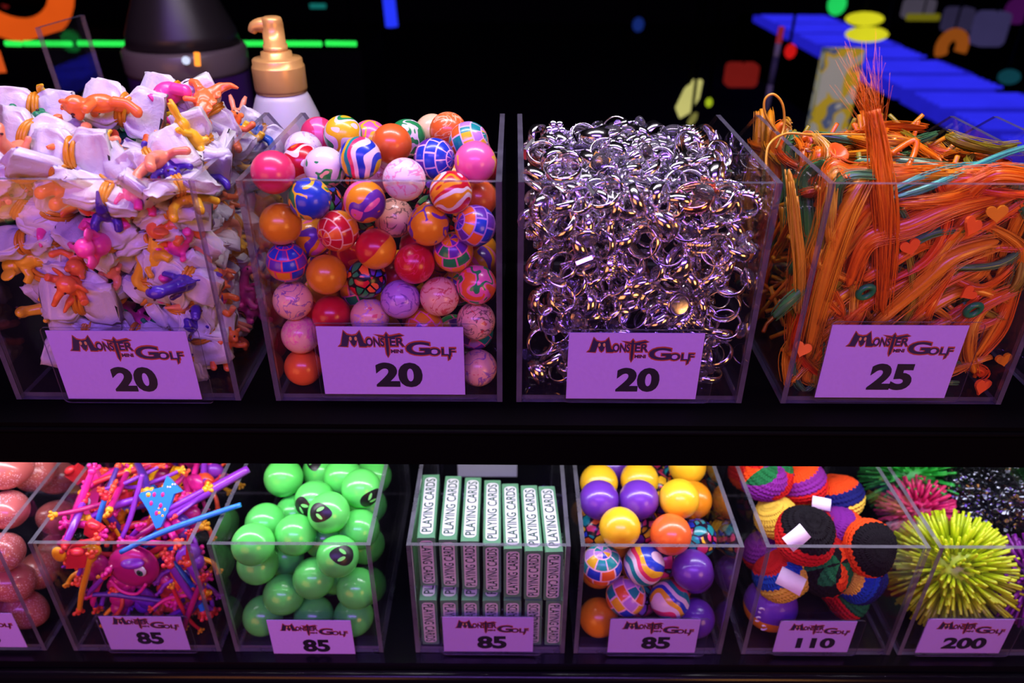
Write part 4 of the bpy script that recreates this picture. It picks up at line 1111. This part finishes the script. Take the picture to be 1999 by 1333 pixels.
def big_eye(t,c,s,q=(PI/2,0,0)):
    m=MB(); m.ellipsoid((0,0,0),(s,s*1.25,s*.4),0,14,8); o=m.build('eye',EYW,t,c,q)
    m=MB(); m.ellipsoid((0,-s*.15,s*.33),(s*.55,s*.75,s*.15),0,12,6); m.build('pupil',EYG,o)
    m=MB(); m.ellipsoid((0,0,s*.43),(s*.25,s*.35,s*.1),0,10,6); m.build('pupil',plain('toy_eye_black',(.008,.008,.010),.2),o)
t=thing('stretchy_monster','magenta one-eyed stretchy monster with a wide face below the rim','toy',at_y(262,1105,YL+TH+.0175))
m=MB(); m.ellipsoid((0,0,0),(.023,.012,.024),0,20,14); m.build('body',TOY['magenta'],t)
m=MB(); m.tube(smooth_path([(-.019,-.011,-.006),(-.010,-.0145,-.017),(.004,-.0150,-.020),(.014,-.0125,-.010)],6),.0016,8); m.build('mouth',TOY['pink'],t)
m=MB(); m.ellipsoid((.006,-.010,.014),(.011,.006,.0045),0,14,8); m.build('brow',TOY['purple'],t)
big_eye(t,(.012,-.0115,.006),.0055)
# long ones that stand out
L_=lambda u1,v1,y1,u2,v2,y2,c,l,r,tp='orange',h=True: stretchy(at_y(u1,v1,y1),at_y(u2,v2,y2),c,l,r,h,tp,.003,None)
L_(325,1008,.535,485,915,.585,'purple','long purple stretchy arm reaching out over the bin side',.0052,'purple',False)
L_(235,1078,.500,470,985,.530,'blue','long blue ridged stretchy strip lying across the bin rim',.0030,'blue',False)
L_(130,1050,.525,180,920,.56,'pink','long pink stretchy arm leaning on the bin corner',.0036,'pink')
L_(235,1055,.520,278,925,.56,'purple','thin purple stretchy arm standing behind the rim',.0026,'purple',False)
L_(240,1058,.515,345,1062,.510,'pink','pink stretchy arm lying just behind the rim',.0026,'pink')
L_(190,1010,.545,230,910,.59,'violet','violet stretchy arm leaning at the back corner',.0030,'orange')
L_(155,1190,.5005,178,1085,.5005,'yellow','yellow stretchy arm bent down the front panel',.0030,'orange')
L_(250,905,.62,300,955,.59,'blue','blue stretchy strip under the shelf edge',.0050,'blue',False)
L_(200,1000,.54,222,950,.56,'orange','orange stretchy arm beside the pink face toy',.0030,'orange')
L_(355,1240,.5005,395,1130,.5005,'magenta','magenta stretchy leg hanging near the bin corner',.0030,'red')
# spotted blue guitar-shaped toy
t=thing('guitar_toy','flat blue guitar-shaped toy with magenta spots on the tangle','toy',at_y(310,978,.542),(-.75,0,.0))
out=[(-.0084,.0101),(-.0168,.0076),(-.0185,.005),(-.0084,-.0084),(.0008,-.0252),(.005,-.0235),(.010,-.010),(.0143,.0067),(.0218,.0092),(.010,.020),(.0059,.0235),(.003,.013)][::-1]
m=MB(); m.prism(out,.004,0,None,Matrix(((1,0,0,0),(0,0,-1,.002),(0,1,0,0),(0,0,0,1)))); m.build('body',TOY['blue'],t)
m=MB()
sp_=[(-.004,.006),(.004,.006),(-.006,-.002),(.003,-.004),(.000,-.011)]
for i,(x,z) in enumerate(sp_):
    m=MB(); m.ellipsoid((x,-.0021,z),(.0018,.0007,.0024),0,10,6); m.build('spot',TOY['magenta'],t)
for i in range(4):
    m=MB(); m.ellipsoid((.008+.0022*i,-.0022,.013+.0012*i-.006*(i%2)*.2),(.0010,.0008,.0010),0,6,5); m.build('stud',EYW,t)
t=thing('face_toy','pink pointed toy with a single dark eye leaning at the back','toy',at_y(172,965,.575),(-.4,.35,0))
m=MB(); m.prism([(-.010,-.024),(.006,-.026),(.012,-.006),(.010,.016),(.002,.026),(-.004,.016),(-.008,-.002)],.008,0,None,Matrix(((1,0,0,0),(0,0,-1,.004),(0,1,0,0),(0,0,0,1)))); m.build('body',TOY['pink'],t); big_eye(t,(.002,-.0045,-.006),.0038)
m=MB(); m.ellipsoid((0,0,0),(.006,.004,.0085),0,14,10); tag(m.build('oval_bead',TOY['yellow'],None,at_y(115,1082,YL+TH+.005)),'smooth amber oval toy pressed against the front corner','toy')
for u,v,y,c in((240,975,.57,'red'),(152,925,.60,'red'),(262,945,.6,'yellow'),(365,985,.575,'yellow'),(345,930,.61,'yellow'),(185,1035,.52,'red'),(150,1090,.503,'red')):
    m=MB(); m.box((-.008,-.004,-.008),(.008,.004,.008)); m.ellipsoid((0,-.002,.009),(.0065,.005,.004),0,10,6); tag(m.build('block_toy',TOY[c],None,at_y(u,v,y),(U(-.5,.2),U(-.6,.6),U(-.4,.4))),'%s blocky stretchy toy torso, %s, %s'%(c,['egg side','middle of the bin','green ball side'][min(2,int((u-110)/120))],'high at the back' if v<960 else 'behind the rim' if v<1060 else 'below the rim'),'toy','blocky toy torsos')

# ------------------------------------------------------------------ crocheted footbags
YARN=dict(red=rgb(200,25,25),orange=rgb(240,75,20),yellow=rgb(240,205,70),green=rgb(25,110,60),blue=rgb(25,70,175),navy=rgb(20,25,95),purple=rgb(125,35,140),black=rgb(14,10,16),white=rgb(225,205,215))
def yarn_mat(kind,cs):
    cs=cs.split(); n=NT('yarn_'+kind+'_'+'_'.join(cs)); p=n.obj(1/.027); s=n.n('SeparateXYZ'); n.set(s.inputs[0],p); X,Y,Z=s.outputs
    lon=n.math('ARCTAN2',Y,X); lat=n.math('ARCSINE',n.math('MULTIPLY',Z,.98))
    tri=n.math('PINGPONG',n.math('MULTIPLY',lon,26/(2*PI)),.5)
    c=[YARN[k] for k in cs]
    if kind=='bands':
        f=n.math('ADD',n.math('MULTIPLY_ADD',lat,1/PI,.5),n.math('MULTIPLY',tri,.035)); col=n.ramp(f,c)
    elif kind=='cap':
        f=n.math('ADD',n.math('MULTIPLY_ADD',lat,1/PI,.5),n.math('MULTIPLY',tri,.035)); col=n.ramp(f,c,pos=[0,.54,.62][:len(c)] if len(c)>2 else [0,.62])
    else:
        a=n.math('MULTIPLY',lon,6/(2*PI)); b=n.math('MULTIPLY',lat,4/PI)
        d1=n.math('FLOOR',n.math('ADD',a,b)); d2=n.math('FLOOR',n.math('SUBTRACT',a,b))
        ce=n.n('CombineXYZ'); n.set(ce.inputs[0],d1); n.set(ce.inputs[1],d2); wn=n.n('TexWhiteNoise',noise_dimensions='3D'); n.set(wn.inputs[0],ce.outputs[0]); col=n.ramp(wn.outputs[0],c)
    k1=n.math('SINE',n.math('MULTIPLY',lon,44.0)); k2=n.math('SINE',n.math('MULTIPLY_ADD',lat,34.0,n.math('MULTIPLY',k1,.8)))
    kn=n.math('ADD',n.math('MULTIPLY',k1,.5),k2); dk=n.math('MULTIPLY_ADD',kn,.16,.78,clamp=True)
    return n.principled(col,.85,spec=.2,bump=n.math('ADD',kn,n.math('MULTIPLY',n.noise(p,22,3),1.2)),bstr=.8,bdist=.0007)
def sack_mesh(seed):
    rr=random.Random(seed); m=MB(); nu,nv=72,48; vs=[];fs=[]
    ph=[rr.uniform(0,6.28) for _ in range(6)]
    def rad(a,b):
        lump=1+.05*math.sin(2*b+ph[0])*math.sin(a)+.04*math.cos(3*b+ph[1])*math.sin(2*a)
        kn=.016*math.sin(44*b)*math.sin(a)+.022*math.sin(34*(PI/2-a))
        return .027*(lump+kn)
    for i in range(nv+1):
        a=PI*i/nv
        for j in range(nu):
            b=2*PI*j/nu; r=rad(a,b); vs.append((r*math.sin(a)*math.cos(b),r*math.sin(a)*math.sin(b),r*math.cos(a)*.86))
    for i in range(nv):
        for j in range(nu): fs.append((i*nu+j,(i+1)*nu+j,(i+1)*nu+(j+1)%nu,i*nu+(j+1)%nu))
    m.add(vs,fs); return m
SACK=[sack_mesh(i) for i in range(4)]
TAGM=plain('tag_paper',rgb(235,225,240),.5,nscale=300)
FB=[]
def footbag(u,v,y,kind,cs,axis,label,tagat=None,s=1.0):
    """axis: direction of the crown in camera terms (right, up, towards viewer)"""
    FB.append((u,v,y,kind,cs,axis,label,tagat,s))
def footbag_(p,kind,cs,axis,label,tagat,s):
    ax=CROT@Vector(axis); t=thing('footbag',label,'footbag',p,(0,0,0),'crocheted footbags')
    q=ax.normalized().to_track_quat('Z','Y')
    put(SACK[abs(hash_(label))%4].mesh('crocheted_cover',yarn_mat(kind,cs)),'crocheted_cover',t,(0,0,0),q,s)
    if tagat:
        du,dv,w,h,rot=tagat; m=MB(); N=6; vs=[];fs=[]
        for i in range(N+1):
            f=i/N
            for g in(-.5,.5): vs.append(((f-.5)*w,g*h,.0022*math.sin(f*2.6)))
        for i in range(N): fs.append((2*i,2*i+2,2*i+3,2*i+1))
        n0=len(vs); vs+=[(x,yy,z-.0004) for x,yy,z in vs]; fs+=[tuple(n0+k for k in reversed(f)) for f in fs[:N]]
        for i in range(N): fs+= [(2*i,n0+2*i,n0+2*i+2,2*i+2),(2*i+1,2*i+3,n0+2*i+3,n0+2*i+1)]
        m.add(vs,fs,0,True)
        off=CROT@Vector((du,dv,.0295*s)); qq=CROT.to_quaternion()@Quaternion((1,0,0),-.25)@Quaternion((0,0,1),rot)
        m.build('paper_tag',TAGM,t,off,qq)
def hash_(s): return sum(ord(c)*(i+1) for i,c in enumerate(s))
k0=YL+TH+.0285
footbag(1572,1045,k0+.004,'cap','red black',(.05,.62,.55),'red crocheted footbag with a black top and a white tag at the rim',(-.020,.006,.021,.015,.65),1.06)
footbag(1714,1077,k0-.001,'cap','orange orange black',(.12,.18,1),'crocheted footbag with a black face ringed in orange at the front',None,.95)
footbag(1532,1135,k0,'bands','green green yellow yellow blue red red',(-.5,.6,.1),'green, yellow and blue banded footbag with a tag below the rim',(-.002,.004,.024,.017,-.5),1.0)
footbag(1640,1140,k0+.001,'harlequin','orange black green red green black',(.2,.3,.8),'orange, black and green diamond-patterned footbag in the middle',None,1.05)
footbag(1560,941,.605,'bands','yellow yellow red purple orange orange',(-.35,.8,.2),'orange, purple, red and yellow striped footbag at the back',(.010,-.016,.018,.012,-.2),.98)
footbag(1641,970,.600,'bands','green green yellow navy orange red',(-.25,.8,.1),'green footbag with yellow, navy and orange bands at the back',(.012,-.022,.020,.011,-.25),.98)
footbag(1486,962,.590,'harlequin','purple green red orange purple',(.1,.6,.6),'purple, green and red patchwork footbag near the ball bin',None,1.0)
footbag(1634,1040,.560,'bands','black yellow orange purple red',(-.6,.6,.2),'footbag with purple, orange and yellow bands behind the black-faced one',None,1.0)
footbag(1724,1172,k0+.006,'bands','red navy navy blue yellow yellow',(-.8,.3,.2),'navy, blue and yellow footbag low at the corner by the spiky ball',None,.95)
footbag(1432,925,.630,'bands','red orange red yellow yellow',(.2,.9,.1),'yellow and red footbag in the rear corner next to the yellow balls',None,.95)
footbag(1645,1200,k0+.012,'bands','white white white purple',(0,.9,.3),'pale footbag peeking above the price card',None,.9)
footbag(1700,1232,k0+.010,'bands','green red green red',(.5,.5,.3),'dim red and green footbag at the bottom corner',None,.95)
footbag(1500,1010,.575,'bands','purple yellow yellow yellow',(-.4,.6,.3),'purple and yellow footbag behind the red one',None,.85)
footbag(1470,1060,.560,'bands','red red purple purple',(-.2,.9,.2),'purple and red footbag at the side panel',None,.85)
FP=np.array([tuple(at_y(f[0],f[1],f[2])) for f in FB]+[tuple(at_y(1478,1195,k0))])
FP=relax(FP,.0205,np.array([LB[5][0]+TH+.0290,YL+TH+.0300,ZL+TH+.0270]),np.array([LB[5][1]-TH-.0290,YL+.19,ZL+.2]),np.ones(len(FP))*.35)
for f,pp in zip(FB,FP): footbag_(Vector(pp),*f[3:])
t=thing('smiley_ball','purple and amber plush ball with white eye marks at the bottom','ball',tuple(FP[-1]))
m=MB(); m.ellipsoid((0,0,0),.026,0,32,20); m.build('cover',ball_mat('half','amber purple',.026,.6),t)
for dx,dz in((-.016,.012),(-.018,.002),(-.012,-.006)):
    m=MB(); m.tube([(dx+.003*math.cos(a),-math.sqrt(max(1e-8,.0264**2-dx*dx-dz*dz)),dz+.003*math.sin(a)) for a in[ -2.4+4.8*i/10 for i in range(11)]],.0009,6); m.build('eye_mark',EYW,t)

# ------------------------------------------------------------------ spiky balls
def spiky(u,v,y,r,ls,N,c,label,th=.0018):
    n=NT('spiky_'+label.split()[0]); col=n.mix(n.noise(n.obj(1.0),80,2),tuple(x*.85 for x in c),c)
    mt=n.principled(col,.38,sss=.25,ssr=(1,1,.5)); p=at_y(u,v,y)
    t=thing('spiky_ball',label,'ball',p,(0,0,0),'spiky rubber balls')
    m=MB(); m.ellipsoid((0,0,0),r,0,24,16); m.build('core',mt,t)
    m=MB(); ga=PI*(3-math.sqrt(5))
    for i in range(N):
        z=1-2*(i+.5)/N; q=math.sqrt(1-z*z); a=ga*i
        d=Vector((q*math.cos(a),q*math.sin(a),z)); d=(d+Vector((U(-.12,.12),U(-.12,.12),U(-.12,.12)))).normalized()
        L=ls*U(.88,1.08); sag=Vector((0,0,-.10*L)); e=d*(r+L)+sag
        e.y=max(e.y,YL+TH+.002-p.y); e.z=max(e.z,ZL+TH+.002-p.z); e.x=min(max(e.x,LB[6][0]+TH+.002-p.x),LB[6][1]-TH-.002-p.x); e.y=min(e.y,YL+.230-TH-.002-p.y)
        b=d*r*.96; mid=b*.5+e*.5+d.orthogonal()*.0
        m.tube([b,mid,e],[th*1.15,th,th*.75],5)
    m.build('bristle',mt,t)
    t.children[-1]['kind']='stuff'
spiky(1858,1112,YL+.060,.034,.028,520,rgb(205,235,28),'lime yellow spiky rubber ball filling the front of its bin')
spiky(2010,1130,YL+.045,.024,.022,300,rgb(130,30,145),'purple spiky rubber ball cut by the frame edge')
spiky(1790,1000,.630,.022,.020,260,rgb(225,45,110),'pink spiky rubber ball behind the lime one')
spiky(1775,932,.675,.026,.028,260,rgb(45,190,70),'green spiky rubber ball at the back of the bin',.0015)
n=NT('dark_sequin'); p=n.obj(1.0); vo=n.n('TexVoronoi'); n.set(vo.inputs['Vector'],p); vo.inputs['Scale'].default_value=170
DARKS=n.principled(n.mix(vo.outputs[0],(.02,.03,.035),(.16,.17,.2)),.12,metal=.9,bump=vo.outputs[0],bstr=1.0,bdist=.004)
for u,v,y,r,l in((1880,960,.655,.030,'dark glittery ball at the back beside the green spiky one'),(1965,985,.635,.032,'dark glittery ball at the back by the frame edge'),(1925,915,.70,.03,'dark glittery ball high in the rear corner'),(1895,1020,.63,.026,'dark glittery ball just above the lime spiky one')):
    m=MB(); m.ellipsoid((0,0,0),r,0,28,18)
    for i in range(90):
        z=1-2*(i+.5)/90; q=math.sqrt(1-z*z); a=2.39996*i; m.ellipsoid((r*q*math.cos(a),r*q*math.sin(a),r*z),.0034,0,7,5)
    tag(m.build('glitter_ball',DARKS,None,at_y(u,v,y)),l,'ball','dark glittery balls')
# ------------------------------------------------------------------ behind the counter
ZT=ZU   # counter level continues behind the bins
n=NT('frosted_bottle'); p=n.obj(1.0)
FROST=n.principled(n.mix(n.noise(p,30,2),(.62,.58,.60),(.70,.66,.68)),.38,sss=.3)
n=NT('gold_plastic'); p=n.obj(1.0)
GOLDP=n.principled(n.mix(n.noise(p,60,2),(.80,.42,.10),(.90,.52,.16)),.34,metal=.35,coat=.2)
bp=at_y(546,150,.775); t=thing('soap_bottle','frosted foam soap bottle with a golden pump behind the bins','bottle',(bp.x,.775,ZT+.0003))
zt=at_y(520,32,.775).z-ZT; zc=at_y(546,175,.775).z-ZT
m=MB(); m.lathe([(.028,0),(.036,.004),(.0385,.02),(.0390,zc-.075),(.0375,zc-.050),(.033,zc-.025),(.0265,zc-.008),(.0235,zc-.002)],40); m.build('bottle_body',FROST,t)
m=MB(); h=zt-zc; m.lathe([(.0245,zc-.002),(.0252,zc+.002),(.0252,zc+.0215),(.0248,zc+.0228),(.0238,zc+.0232),(.0238,zc+.0285),(.0225,zc+.0298),(.0150,zc+.0310),(.0146,zc+.0355),(.0110,zc+.0365)],36); m.build('collar',GOLDP,t)
m=MB(); m.lathe([(.0116,zc+.034),(.0114,zc+.042),(.0104,zc+h*.62),(.0102,zc+h*.9),(.0098,zc+h-.003),(.0088,zc+h-.001),(.006,zc+h)],28); m.build('pump_stem',GOLDP,t)
m=MB(); m.tube(smooth_path([(0,0,zc+h-.0085),(-.010,-.001,zc+h-.0080),(-.0165,-.002,zc+h-.0095),(-.0195,-.002,zc+h-.0140)],4),[.0076,.0076,.0075,.0073,.0070,.0067,.0063,.0059,.0055,.0051,.0047,.0043,.0040],16); m.build('spout',GOLDP,t)

def P(u,v,y): return at_y(u,v,y)
def bar(name,label,cat,a,b,r,mat,n=8,group=None):
    c=(Vector(a)+Vector(b))/2; m=MB(); m.tube([Vector(a)-c,Vector(b)-c],r,n); return tag(m.build(name,mat,None,c),label,cat,group)
# glowing strip along a dark ledge, standing in for a green reflection in glass
yl=1.75
GL=glow('green_led',(.03,1.0,.10),1.1); 
led=thing('reflection_strip','green beaded strip standing for a reflection, on a dark ledge behind the soap bottle','light',P(350,86,yl))
c0=P(350,86,yl)
for a,b in((10,42),(46,140),(152,258),(285,392),(400,628),(636,696)):
    m=MB(); p0=P(a,84.5,yl)-c0; p1=P(b,85.5,yl)-c0; N=max(4,int((b-a)/6)); pts=[];rr=[]
    for i in range(N*2+1):
        pts.append(p0+(p1-p0)*i/(N*2)); rr.append(.0066 if i%2 else .0046)
    m.tube(pts,rr,10); m.build('light_segment',GL,led)
m=MB(); a=P(0,92,yl); b=P(705,96,yl); m.box((a.x,yl-.004,0),(b.x,yl+.30,a.z-.004)); 
tag(m.build('back_ledge',BLACK),'low black cabinet carrying the green reflection strip','cabinet')
# clear drum jar with a coloured band
jy=1.28; jp=P(362,100,jy); r=.092
n=NT('smoky_plastic'); p=n.obj(1.0)
JAR=n.principled(n.mix(n.noise(p,9,2),(.10,.08,.075),(.16,.125,.115)),.38,coat=.1)
jt=thing('drum_jar','smoky round drum jar with a dark blue and red band','jar',(jp.x,jy,0))
z1=P(362,138,jy).z; z2=P(362,235,jy).z
m=MB(); m.lathe([(r*.98,0),(r*.98,z2),(r,z2+.001)],48); m.build('stand',BLACK,jt)
m=MB(); m.lathe([(r*1.0,z2+.001),(r*1.005,z1)],48,cap=False); m.build('band',plain('jar_band',(.05,.012,.10),.3,nscale=12),jt)
m=MB(); m.lathe([(r,z1),(r*1.02,z1+.006),(r*1.02,z1+.034),(r*.98,z1+.040)],48); m.build('jar_rim',JAR,jt)
m=MB(); m.lathe([(r*.93,z1+.040),(r*.90,z1+.06),(r*.62,z1+.12),(r*.40,z1+.17),(r*.36,z1+.24)],48); m.build('jar_dome',plain('dark_smoky_plastic',(.018,.016,.015),.4),jt)
bar('indicator_lamp','small orange indicator lamp on the drum jar','lamp',P(384,103,jy-.10),P(386,128,jy-.10),.0045,glow('orange_lamp',(1.0,.28,.03),2.0))
m=MB(); m.ellipsoid((0,0,0),.006,0,12,8); tag(m.build('indicator_lamp',glow('white_lamp',(.7,.75,1.0),1.2),None,P(363,118,jy-.10)),'small bluish white lamp on the drum jar','lamp')
# clear panel standing on edge, left of the jar
m=MB(); a=P(222,30,1.0); b=P(245,180,1.0); m=panel_box((-.003,0,0),(.003,.10,a.z-ZT),'x'); tag(m.build('clear_panel',[ACR,ACE],None,(b.x-.02,.90,ZT+.0005),(0,-.05,0)),'dull upright clear panel behind the parachute bin','panel')
# glowing orange ring lamp, upper corner
oy=3.2; oc=P(10,-40,oy); m=MB(); R=.20
m.tube([(R*math.cos(x),0,R*.95*math.sin(x)) for x in[2*PI*i/40 for i in range(40)]],.045,12,closed=True)
o=tag(m.build('ring_lamp',glow('orange_glow',(1.0,.12,.01),.75),None,oc,(.2,0,0)),'glowing orange ring lamp on the far dark wall','lamp')
m=MB(); m.tube([(0,0,-.02),(0,.02,0)],[.19,.19],28); m.build('hanger',BLACK,o)
bar('ring_lamp_post','dark post holding the orange ring lamp','post',(oc.x,oy+.06,0),(oc.x,oy+.06,oc.z-.21),.02,BLACK)
bar('neon_tube','short orange neon tube at the frame edge','lamp',P(-6,100,2.4),P(10,140,2.4),.018,glow('orange_neon',(1.0,.13,.02),.7))
# blue lit tube
bar('neon_tube','upright blue neon tube in the dark','lamp',P(757,-20,4.0),P(765,52,4.0),.030,glow('blue_neon',(.02,.04,1.0),1.1))
# ---- blue playfield running away from the viewer, its ultraviolet light put in as emission
BLUEP=glow('ultraviolet_emission_blue',(.018,.016,.62),.85)
BLUER=glow('ultraviolet_emission_ridge',(.03,.03,1.0),.95)
zb=ZC-0.90
pf=thing('blue_playfield','long low ramp of glowing blue panels across the dark room','playfield',(2.35,5.2,0))
m=MB(); m.box((-.28,-2.2,.0),(.34,2.4,zb-.06)); m.build('plinth',BLACK,pf)
yy=3.0
for i,d in enumerate([.36,.40,.42,.42,.46,.5,.5,.5,.5]):
    w0=2.03; w1=2.66
    m=MB(); m.box((w0-2.35,yy-5.2,zb-.05),(w1-2.35-(.10 if i%2 else 0),yy+d-(.07 if i%2==0 else .02)-5.2,zb)); pn=m.build('panel',BLUEP,pf)
    m=MB()
    nr=5
    for k in range(nr):
        m=MB(); y0=yy+.03+(d-.10)*k/nr-5.2; m.box((w0+.05-2.35,y0,zb),(w1-.05-2.35,y0+.022,zb+.012)); m.build('ridge',BLUER,pn)
    yy+=d
def hanger(o,dz,dx=0.0):
    m=MB(); m.tube([(dx,.02,dz),(dx,.02,3.4-o.location.z)],.006,6); m.build('hanging_rod',BLACK,o)
# yellow glowing discs
YG=glow('yellow_glow',(.85,.80,.02),.9)
for u,v,l,w in((1688,37,'upper of two glowing yellow oval lamps',66),(1692,67,'lower of two glowing yellow oval lamps',74)):
    c=P(u,v,5.2); rr=w/2/FPX*5.2*1.05; m=MB(); m.ellipsoid((0,0,0),(rr,rr*.6,rr*.34),0,24,10); o=tag(m.build('oval_lamp',YG,None,c),l+' in the dark room','lamp'); hanger(o,0.0 if v>50 else rr*.2,rr*.97 if v>50 else 0.0)
# printed white post, its light put in as emission of the print colours
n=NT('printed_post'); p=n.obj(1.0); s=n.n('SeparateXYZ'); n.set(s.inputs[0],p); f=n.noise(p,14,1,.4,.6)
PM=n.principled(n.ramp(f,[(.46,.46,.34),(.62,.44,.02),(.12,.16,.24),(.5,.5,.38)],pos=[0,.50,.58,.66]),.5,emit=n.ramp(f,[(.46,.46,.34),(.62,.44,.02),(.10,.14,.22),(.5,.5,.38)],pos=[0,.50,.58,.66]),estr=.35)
a=P(1640,95,2.2); b=P(1612,290,2.2); m=MB(); hh=(a-b).length; zz=(a.z+b.z)/2; m.box((-.052,-.02,-zz+.02),(.052,.02,hh/2)); m.box((-.09,-.05,-zz),(.09,.05,-zz+.02)); 
tag(m.build('printed_post',PM,None,((a+b)/2).to_tuple(),(0,.0,0)),'pale post printed with yellow and grey-blue blotches','post')
# thin red and white stick, the red end made to glow though no lamp
st=thing('striped_pole','thin leaning pole with red and white ends','pole',P(1508,150,2.6))
c0=P(1508,150,2.6)
for (u1,v1,u2,v2),mt in(((1526,52,1520,84),glow('pole_red',(.5,.03,.06),.5)),((1520,84,1515,110),plain('pole_white',(.6,.55,.6),.5)),((1515,110,1504,165),plain('pole_grey',(.12,.11,.2),.5)),((1504,165,1496,215),plain('pole_pale',(.35,.33,.4),.5))):
    m=MB(); m.tube([P(u1,v1,2.6)-c0,P(u2,v2,2.6)-c0],.010,8); m.build('segment',mt,st)
m=MB(); e=P(1496,215,2.6)-c0; m.tube([e,Vector((e.x-.05,e.y,-c0.z))],.010,8); m.build('segment',BLACK,st)
def blob(name,label,cat,u,v,y,w,h,col,e,shape='box',rot=0):
    s=y/1.05/FPX; m=MB(); w*=s; h*=s
    if shape=='box':
        m.prism(rounded(w,h,min(w,h)*.2),min(w,h)*.5,0,None,Matrix(((1,0,0,0),(0,0,1,0),(0,1,0,0),(0,0,0,1))))
    elif shape=='leaf':
        m.prism([(-w*.5,-h*.25),(-w*.2,h*.25),(w*.15,h*.5),(w*.5,h*.5),(w*.45,h*.05),(w*.1,-h*.35),(-w*.3,-h*.5)],w*.3,0,None,Matrix(((1,0,0,0),(0,0,1,0),(0,1,0,0),(0,0,0,1))))
    elif shape=='arc':
        m.tube([(w*.38*math.cos(x),0,h*.42*math.sin(x)) for x in[-.4+(PI+1.0)*i/14 for i in range(15)]],[w*.22]*15,10)
    else: m.ellipsoid((0,0,0),(w/2,w/2,h/2),0,18,10)
    o=tag(m.build(name,glow(name+'_'+str(u),col,e*(.40 if name=='pale_sign' else .65 if u>1700 else 1)),None,P(u,v,y)),label,cat)
    hanger(o,h*.3); return o
blob('leaf_sign','glowing pale yellow leaf-shaped sign behind the ring bin','sign',1345,195,2.8,46,74,(.75,.70,.22),.8,'leaf')
blob('spot_lamp','tiny yellow-green lamp beside the leaf sign','lamp',1384,200,3.0,14,18,(.5,.65,.02),.8,'ball')
blob('leaf_sign','small dim yellow leaf sign under the bright one','sign',1352,234,2.7,18,26,(.35,.33,.08),.6,'leaf',.9)
blob('red_box','dim red lit box beyond the blue ramp','box',1450,148,4.4,62,44,(.30,.015,.012),.55,'box',.25)
blob('red_lamp','small bright red lamp beside the striped pole','lamp',1543,100,3.2,22,28,(.75,.01,.01),.8,'ball')
blob('green_lamp','green glowing lamp at the top of the dark room','lamp',1634,8,6.2,34,40,(.02,.85,.15),.8,'ball')
blob('curved_neon','orange curved glowing hook in the dark','lamp',1858,92,4.6,52,56,(.75,.18,.02),.55,'arc')
blob('pale_sign','pale lilac lit sign at the top of the dark room','sign',1797,18,6.0,56,34,(.30,.25,.38),.5,'box',.15)
blob('yellow_strip','thin dim yellow strip lamp','lamp',1803,34,5.8,62,12,(.45,.40,.02),.5)
blob('pale_sign','lilac lit sign beside the frame corner','sign',1940,58,4.6,56,62,(.16,.13,.42),.55,'box',-.1)
blob('pale_sign','dim lilac sign in the middle of the dark room','sign',1875,40,5.5,50,44,(.10,.08,.22),.6,'box',.3)
blob('teal_lamp','dim teal lamp near the frame edge','lamp',1970,150,4.0,40,28,(.01,.10,.14),.7,'ball')
blob('teal_lamp','faint teal streak lamp in the upper dark','lamp',620,12,4.5,30,8,(.01,.22,.20),.7,'box',-.6)
blob('purple_lamp','dim purple glow lamp at the top edge','lamp',1990,20,5.0,50,50,(.12,.01,.16),.6,'ball')
blob('blue_lamp','small dim blue lamp above the ring bin','lamp',1246,48,5.0,22,26,(.01,.03,.22),.7,'ball')
blob('blue_lamp','faint blue lamp beside the soap bottle','lamp',694,162,3.5,20,26,(.01,.01,.10),.7,'ball')
blob('red_lamp','faint red lamp at the outer frame edge','lamp',10,10,4.0,12,12,(.2,.01,.01),.6,'ball')
